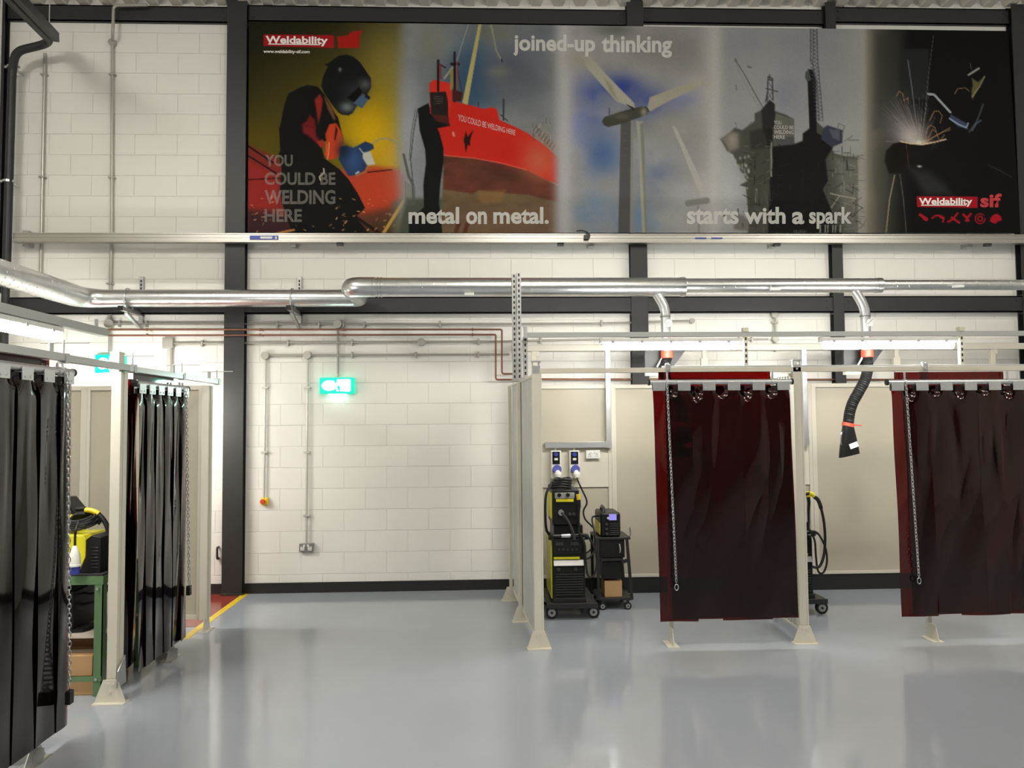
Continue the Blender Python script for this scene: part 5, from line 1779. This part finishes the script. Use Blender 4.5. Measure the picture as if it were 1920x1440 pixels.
def mig_set(label_p, label_f, xo):
    """power source on its trolley, wire feeder standing on it"""
    yf = 7.04
    sc = lambda px: at(px, 1060, yf).x + xo
    x0, x1 = sc(1036), sc(1097)
    t = thing('welding_power_source', label_p, 'welder', ((x0 + x1) / 2, yf + 0.28, 0))
    zb, ztp = 0.145, 0.70
    MB().box(x0, yf, zb, x1, yf + 0.56, ztp).build('case', 'black_plastic', t, bev=0.008)
    MB().box(x0 - 0.012, yf + 0.03, zb + 0.03, x0 + 0.002, yf + 0.54, ztp - 0.02).build('side_panel', 'machine_yellow', t, bev=0.003)
    mb = MB()
    zz = lambda py: at(1060, py, yf).z
    w = x1 - x0
    mb.box(x0 + 0.012, yf - 0.012, zz(1038), x1 - 0.03, yf, zz(1010), 0)
    mb.box(x0 + 0.03, yf - 0.018, zz(1022), x0 + 0.10, yf - 0.012, zz(1016), 1)
    mb.box(x1 - 0.13, yf - 0.018, zz(1022), x1 - 0.06, yf - 0.012, zz(1016), 1)
    for k in range(5):
        mb.cyl((x0 + 0.06 + 0.04 * k, yf - 0.022, zz(1030)), (x0 + 0.06 + 0.04 * k, yf - 0.012, zz(1030)), 0.010, 10, 1)
    mb.build('control_panel', ['black_gloss', 'dark_grey'], t, bev=0.001)
    MB().box(x0 + 0.01, yf - 0.016, zz(1048), x1 - 0.05, yf, zz(1044)).build('stripe', 'machine_yellow', t)
    mb = MB().prism([(x0 + 0.01, yf - 0.02, zz(1060)), (x1 - 0.012, yf - 0.02, zz(1060)), (x1 - 0.012, yf, zz(1050)), (x0 + 0.01, yf, zz(1050))], (0, -0.0, 0), (0, 0.02, 0))
    mb.build('visor', 'galv_dull', t)
    mb = MB()
    for k in range(9):
        z = zz(1076 + k * 4.8)
        mb.box(x0 + 0.03, yf - 0.012, z - 0.006, x1 - 0.02, yf, z + 0.003)
    mb.build('louvre', 'dark_grey', t)
    for px in (1047, 1079):
        MB().cyl((sc(px), yf - 0.02, zz(1067)), (sc(px), yf, zz(1067)), 0.018, 14).cyl((sc(px), yf - 0.026, zz(1067)), (sc(px), yf - 0.02, zz(1067)), 0.010, 12).build('cable_port', 'dark_grey', t)
    # trolley
    MB().box(x0 - 0.05, yf - 0.07, 0.115, x1 + 0.10, yf + 0.62, 0.145).box(x0 - 0.05, yf - 0.075, 0.105, x1 + 0.10, yf - 0.065, 0.15).box(x0, yf - 0.02, 0.145, x1 + 0.005, yf + 0.0, 0.185).build('trolley_base', 'black_steel', t, bev=0.003)
    for x, y in ((x0 - 0.012, yf - 0.0), (x1 + 0.07, yf - 0.0), (x0 - 0.012, yf + 0.55), (x1 + 0.07, yf + 0.55)):
        mb = MB()
        r = 0.056
        castor(mb, x, y, r)
        mb.box(x - 0.012, y + 0.018, r - 0.01, x + 0.012, y + 0.022, 0.115, 2).box(x - 0.012, y - 0.022, r + 0.03, x + 0.012, y + 0.022, 0.115, 2)
        mb.build('castor', ['rubber', 'galv_dull', 'black_steel'], t)
    # feeder platform and handle bar
    fz = at(1060, 985, yf).z
    mb = MB().box(x0 - 0.0, yf + 0.02, ztp, x1 + 0.01, yf + 0.5, ztp + 0.012)
    mb.tube(round_path([(x0 - 0.02, yf + 0.01, ztp + 0.02), (x0 - 0.02, yf - 0.04, ztp + 0.05), (x1 + 0.02, yf - 0.04, ztp + 0.05), (x1 + 0.02, yf + 0.01, ztp + 0.02)], 0.03), 0.018, 12)
    mb.build('handle_bar', 'black_gloss', t)
    MB().cyl((x0 + 0.08, yf - 0.04, ztp + 0.05), (x0 + 0.16, yf - 0.04, ztp + 0.05), 0.0195, 12).build('grip_band', 'galv', t)
    mb = MB().box(x0 + 0.02, yf + 0.05, ztp + 0.012, x1 - 0.01, yf + 0.45, fz - 0.005)
    mb.build('feeder_mount', 'black_plastic', t, bev=0.006)
    # --- feeder
    fx0, fx1 = sc(1033), sc(1088)
    ft = at(1060, 919, yf).z
    f = thing('wire_feeder', label_f, 'welder', ((fx0 + fx1) / 2, yf + 0.2, fz))
    MB().box(fx0 + 0.02, yf + 0.02, fz, fx1, yf + 0.46, ft).build('case', 'black_plastic', f, bev=0.01)
    MB().box(fx0 + 0.005, yf + 0.04, fz + 0.06, fx0 + 0.021, yf + 0.44, ft - 0.03).build('side_panel', 'machine_yellow', f, bev=0.003)
    zf = lambda py: at(1060, py, yf).z
    MB().box(sc(1042), yf + 0.006, zf(935), sc(1079), yf + 0.02, zf(924)).build('face_plate', 'galv_dull', f, bev=0.002)
    for px in (1050, 1066):
        MB().cyl((sc(px), yf - 0.014, zf(928)), (sc(px), yf + 0.006, zf(928)), 0.018, 14).build('knob', 'black_gloss', f)
    MB().box(sc(1044), yf + 0.004, zf(941), sc(1077), yf + 0.02, zf(936)).build('stripe', 'machine_yellow', f)
    MB().cyl((sc(1053), yf - 0.02, zf(961)), (sc(1053), yf + 0.02, zf(961)), 0.026, 16).build('torch_socket', 'galv_dull', f)
    for px in (1070, 1077):
        MB().cyl((sc(px), yf - 0.012, zf(964)), (sc(px), yf + 0.02, zf(964)), 0.014, 12).build('cable_port', 'dark_grey', f)
    # torch hung at the side with its lead
    g = thing('welding_torch', 'yellow-tipped welding torch hung on the side of the %s' % ('welder stack in the end booth' if xo == 0 else 'welder in the farther booth'), 'torch', (fx1 + 0.03, yf, ft - 0.3))
    tx = lambda a, b: at(a, b, yf - 0.085) + Vector((xo, 0, 0))
    MB().tube([tx(1084, 927), tx(1085, 938)], [0.020, 0.016], 12).build('tip', 'torch_yellow', g)
    MB().tube(spline([tx(1085, 937), tx(1086, 948), tx(1085, 962), tx(1085, 985)]), [0.017 - 0.0003 * i for i in range(25)], 12).build('handle', 'black_plastic', g)
    MB().tube(spline([tx(1085, 984), tx(1086, 1000), tx(1102, 1006), tx(1116, 1032), tx(1119, 1060), tx(1112, 1080), tx(1102, 1078), tx(1098, 1050), tx(1096, 1020), tx(1086, 1000)]), 0.0095, 8).build('lead', 'rubber', g)
    MB().tube(spline([tx(1053, 961), tx(1062, 972), tx(1070, 986), tx(1075, 1000), tx(1078, 1012)]), 0.011, 8).build('connector_lead', 'dark_grey', g)
    # folded cable pile on the feeder
    p = thing('cable_coil', 'black cable folded in a pile on top of the %s' % ('wire feeder in the end booth' if xo == 0 else 'wire feeder in the farther booth'), 'cable', (fx0 + 0.1, yf + 0.2, ft))
    for j in range(4):
        pts = []
        for i in range(18):
            a = 2 * math.pi * i / 16
            pts.append((fx0 + 0.11 + (0.10 - 0.01 * j) * math.cos(a) + 0.012 * j, yf + 0.22 + 0.11 * math.sin(a), ft + 0.018 + 0.022 * j + 0.006 * math.sin(3 * a)))
        MB().tube(spline(pts, 2), 0.012, 8).build('loop', 'rubber', p)
    MB().tube(spline([(fx0 + 0.03, yf + 0.15, ft + 0.05), (fx0 - 0.03, yf + 0.10, ft - 0.05), (fx0 - 0.04, yf + 0.08, ft - 0.25), (fx0 - 0.03, yf + 0.1, fz - 0.05), (fx0 + 0.0, yf + 0.12, fz - 0.10)]), 0.012, 8).build('tail', 'rubber', p)
    return t


mig_set('tall black and yellow welding power source on a wheeled trolley in the end booth', 'black wire feeder with two knobs stacked on the power source in the end booth', 0)
mig_set('black welding power source on wheels half hidden behind the cream post between curtains', 'black wire feeder half hidden behind the cream post between curtains', XB[1] - XB[0] - 0.02)
# extra torch lead arcing out in the far booth
t = thing('welding_torch', 'torch with yellow collar and a long black lead curving out beside the cream post', 'torch', (at(1515, 930, 6.95).x, 6.95, 1.0))
w = lambda a, b: at(a, b, 6.88)
MB().tube([w(1509, 927), w(1518, 925)], 0.014, 12).build('neck', 'black_plastic', t)
MB().tube([w(1517, 924), w(1523, 927), w(1527, 932)], [0.018, 0.021, 0.016], 12).build('collar', 'machine_yellow', t)
MB().tube(spline([w(1526, 931), w(1534, 938), w(1540, 955), w(1545, 980), w(1547, 1010), w(1545, 1040), w(1538, 1060), w(1530, 1064), w(1522, 1062)]), [0.018] * 16 + [0.012] * 49, 10).build('lead', 'rubber', t)

# TIG unit, cart, carton
yt = 7.30
sx = lambda px: at(px, 1060, yt).x
sz = lambda py: at(1150, py, yt).z
cart = thing('equipment_cart', 'black open steel cart on castors beside the tall welder', 'cart', (sx(1152), yt + 0.2, 0))
cx0, cx1 = sx(1119), sx(1186)
ctz = sz(1008)
MB().box(cx0, yt, ctz - 0.02, cx1 - 0.015, yt + 0.42, ctz).build('top_shelf', 'black_steel', cart, bev=0.003)
MB().box(cx0 + 0.005, yt + 0.01, 0.09, cx1, yt + 0.42, 0.115).build('bottom_shelf', 'black_steel', cart, bev=0.003)
MB().prism([(cx0 + 0.03, yt + 0.012, sz(1046)), (cx1 - 0.07, yt + 0.012, sz(1046)), (cx1 - 0.07, yt + 0.012, ctz - 0.02), (cx0 + 0.03, yt + 0.012, ctz - 0.02)], (0, 0, 0), (0, 0.38, 0)).build('drawer', 'black_plastic', cart, bev=0.004)
MB().box(cx0 + 0.05, yt + 0.004, sz(1052), cx1 - 0.09, yt + 0.40, sz(1047)).build('middle_shelf', 'black_steel', cart)
MB().box(cx0 + 0.06, yt + 0.02, sz(1086), cx1 - 0.10, yt + 0.36, sz(1053)).build('lower_drawer', 'black_plastic', cart, bev=0.004)
for a, b in (((cx0 + 0.012, yt + 0.012), (cx0 + 0.016, yt + 0.012)), ((cx1 - 0.05, yt + 0.012), (cx1 - 0.008, yt + 0.012)), ((cx0 + 0.012, yt + 0.40), (cx0 + 0.016, yt + 0.40)), ((cx1 - 0.05, yt + 0.40), (cx1 - 0.008, yt + 0.40))):
    MB().bar((a[0], a[1], ctz), (b[0], b[1], 0.10), 0.026, 0.026).build('leg', 'black_steel', cart)
MB().bar((cx1 - 0.10, yt + 0.012, sz(1055)), (cx1 - 0.025, yt + 0.012, sz(1050)), 0.03, 0.03).build('side_bracket', 'black_steel', cart)
MB().tube(spline([(cx1 - 0.03, yt + 0.02, ctz), (cx1 - 0.015, yt + 0.0, ctz + 0.02), (cx1 - 0.02, yt, ctz + 0.09)]), 0.006, 8).build('hook', 'galv', cart)
MB().tube(spline([(sx(1162), yt + 0.0, sz(1020)), (sx(1163), yt - 0.01, sz(1030)), (sx(1162), yt, sz(1036))]), 0.008, 8).build('handle', 'galv_dull', cart)
for x in (cx0 + 0.055, cx1 - 0.045):
    for y in (yt + 0.03, yt + 0.37):
        mb = MB()
        castor(mb, x, y, 0.034, 0.022)
        mb.box(x - 0.010, y + 0.013, 0.030, x + 0.010, y + 0.017, 0.09, 2).box(x - 0.012, y - 0.016, 0.06, x + 0.012, y + 0.016, 0.09, 2)
        mb.build('castor', ['rubber', 'galv', 'black_steel'], cart)
tig = thing('welding_machine', 'small black welder with a violet display on the steel cart', 'welder', (sx(1144), yt + 0.15, ctz))
tx0, tx1, tzt = sx(1128), sx(1166), sz(962)
MB().box(tx0, yt + 0.03, ctz + 0.002, tx1, yt + 0.40, tzt).build('case', 'black_plastic', tig, bev=0.018)
MB().box(tx0 - 0.006, yt + 0.05, ctz + 0.02, tx0 + 0.003, yt + 0.36, tzt - 0.1).build('side_panel', 'machine_yellow', tig)
MB().box(sx(1144), yt + 0.02, sz(976), sx(1158), yt + 0.032, sz(965)).build('display', 'lcd', tig)
for py in (983, 992, 1001):
    MB().cyl((sx(1139), yt + 0.012, sz(py)), (sx(1139), yt + 0.03, sz(py)), 0.013, 14).build('knob', 'dark_grey', tig)
MB().cyl((sx(1142), yt + 0.012, sz(972)), (sx(1142), yt + 0.03, sz(972)), 0.010, 12).build('knob', 'label_white', tig)
mb = MB()
for k in range(6):
    mb.box(sx(1146), yt + 0.024, sz(984 + 4 * k), sx(1163), yt + 0.031, sz(982.5 + 4 * k))
mb.build('vent', 'dark_grey', tig)
MB().tube(round_path([(tx0 + 0.03, yt + 0.06, tzt - 0.01), (tx0 + 0.04, yt + 0.08, tzt + 0.035), (tx0 + 0.06, yt + 0.32, tzt + 0.035), (tx0 + 0.06, yt + 0.36, tzt - 0.01)], 0.03), 0.016, 10).build('carry_handle', 'black_plastic', tig)
MB().tube(spline([(tx0, yt + 0.2, tzt - 0.05), (tx0 - 0.07, yt + 0.1, tzt - 0.06), (sx(1116), yt, sz(1000)), (sx(1114), yt - 0.02, sz(1030)), (sx(1104), yt - 0.05, sz(1043)), (sx(1096), yt - 0.05, sz(1045))]), 0.009, 8).build('cable', 'rubber', tig)
carton('small open brown carton on the bottom of the steel cart', sx(1134), yt + 0.03, 0.1165, sx(1167), yt + 0.24, 0.115 + 0.155)

# interlocked sockets on the board
for i, px in enumerate((1042.5, 1077)):
    c = at(px, 871, 7.94)
    Y = 7.998
    t = thing('industrial_socket', ['blue industrial wall socket behind the stacked welder, nearer the ribbed partition', 'blue industrial wall socket with a black lead plugged in, beside the small double socket'][i], 'socket', (c.x, Y, c.z))
    hw, hh = 0.052, 0.145
    MB().box(c.x - hw, Y - 0.075, c.z - hh, c.x + hw, Y, c.z + hh).build('housing', 'white_plastic', t, bev=0.006)
    MB().box(c.x - hw + 0.014, Y - 0.082, c.z + 0.005, c.x + hw - 0.014, Y - 0.074, c.z + hh - 0.012).build('window', 'black_gloss', t, bev=0.002)
    MB().box(c.x - 0.018, Y - 0.085, c.z + 0.045, c.x + 0.018, Y - 0.081, c.z + 0.068).build('rating_label', 'label_white', t)
    MB().cyl((c.x, Y - 0.092, c.z + 0.105), (c.x, Y - 0.08, c.z + 0.105), 0.022, 14).build('rotary_switch', 'blue_plastic', t)
    MB().cyl((c.x + 0.006, Y - 0.115, c.z - 0.045), (c.x + 0.006, Y - 0.07, c.z - 0.055), 0.046, 20).build('socket_lid', 'blue_plastic', t, bev=0.004)
    MB().tube([(c.x + 0.012, Y - 0.08, c.z - 0.07), (c.x + 0.014, Y - 0.12, c.z - 0.11), (c.x + 0.015, Y - 0.13, c.z - 0.135)], [0.040, 0.036, 0.018], 16).build('plug', 'white_plastic', t)
    MB().cyl((c.x, Y - 0.02, c.z + hh), (c.x, Y - 0.02, at(1080, 840, 7.96).z), 0.010, 10).build('gland', 'white_plastic', t)
    if i:
        w = lambda a, b, yy=7.75: at(a, b, yy)
        MB().tube(spline([(c.x + 0.015, Y - 0.13, c.z - 0.13), w(1085, 905), w(1092, 920), w(1099, 935), w(1100, 945), w(1094, 958), w(1097, 973), w(1108, 985), w(1116, 995), w(1116, 1015), w(1108, 1030), w(1098, 1038, 7.7)]), 0.009, 8).build('lead', 'rubber', t)
double_socket('small white double socket on the board beside the blue sockets', at(1112, 852, 7.96), 0.146, 0.088, 7.998, 'white_plastic', 'label_white')
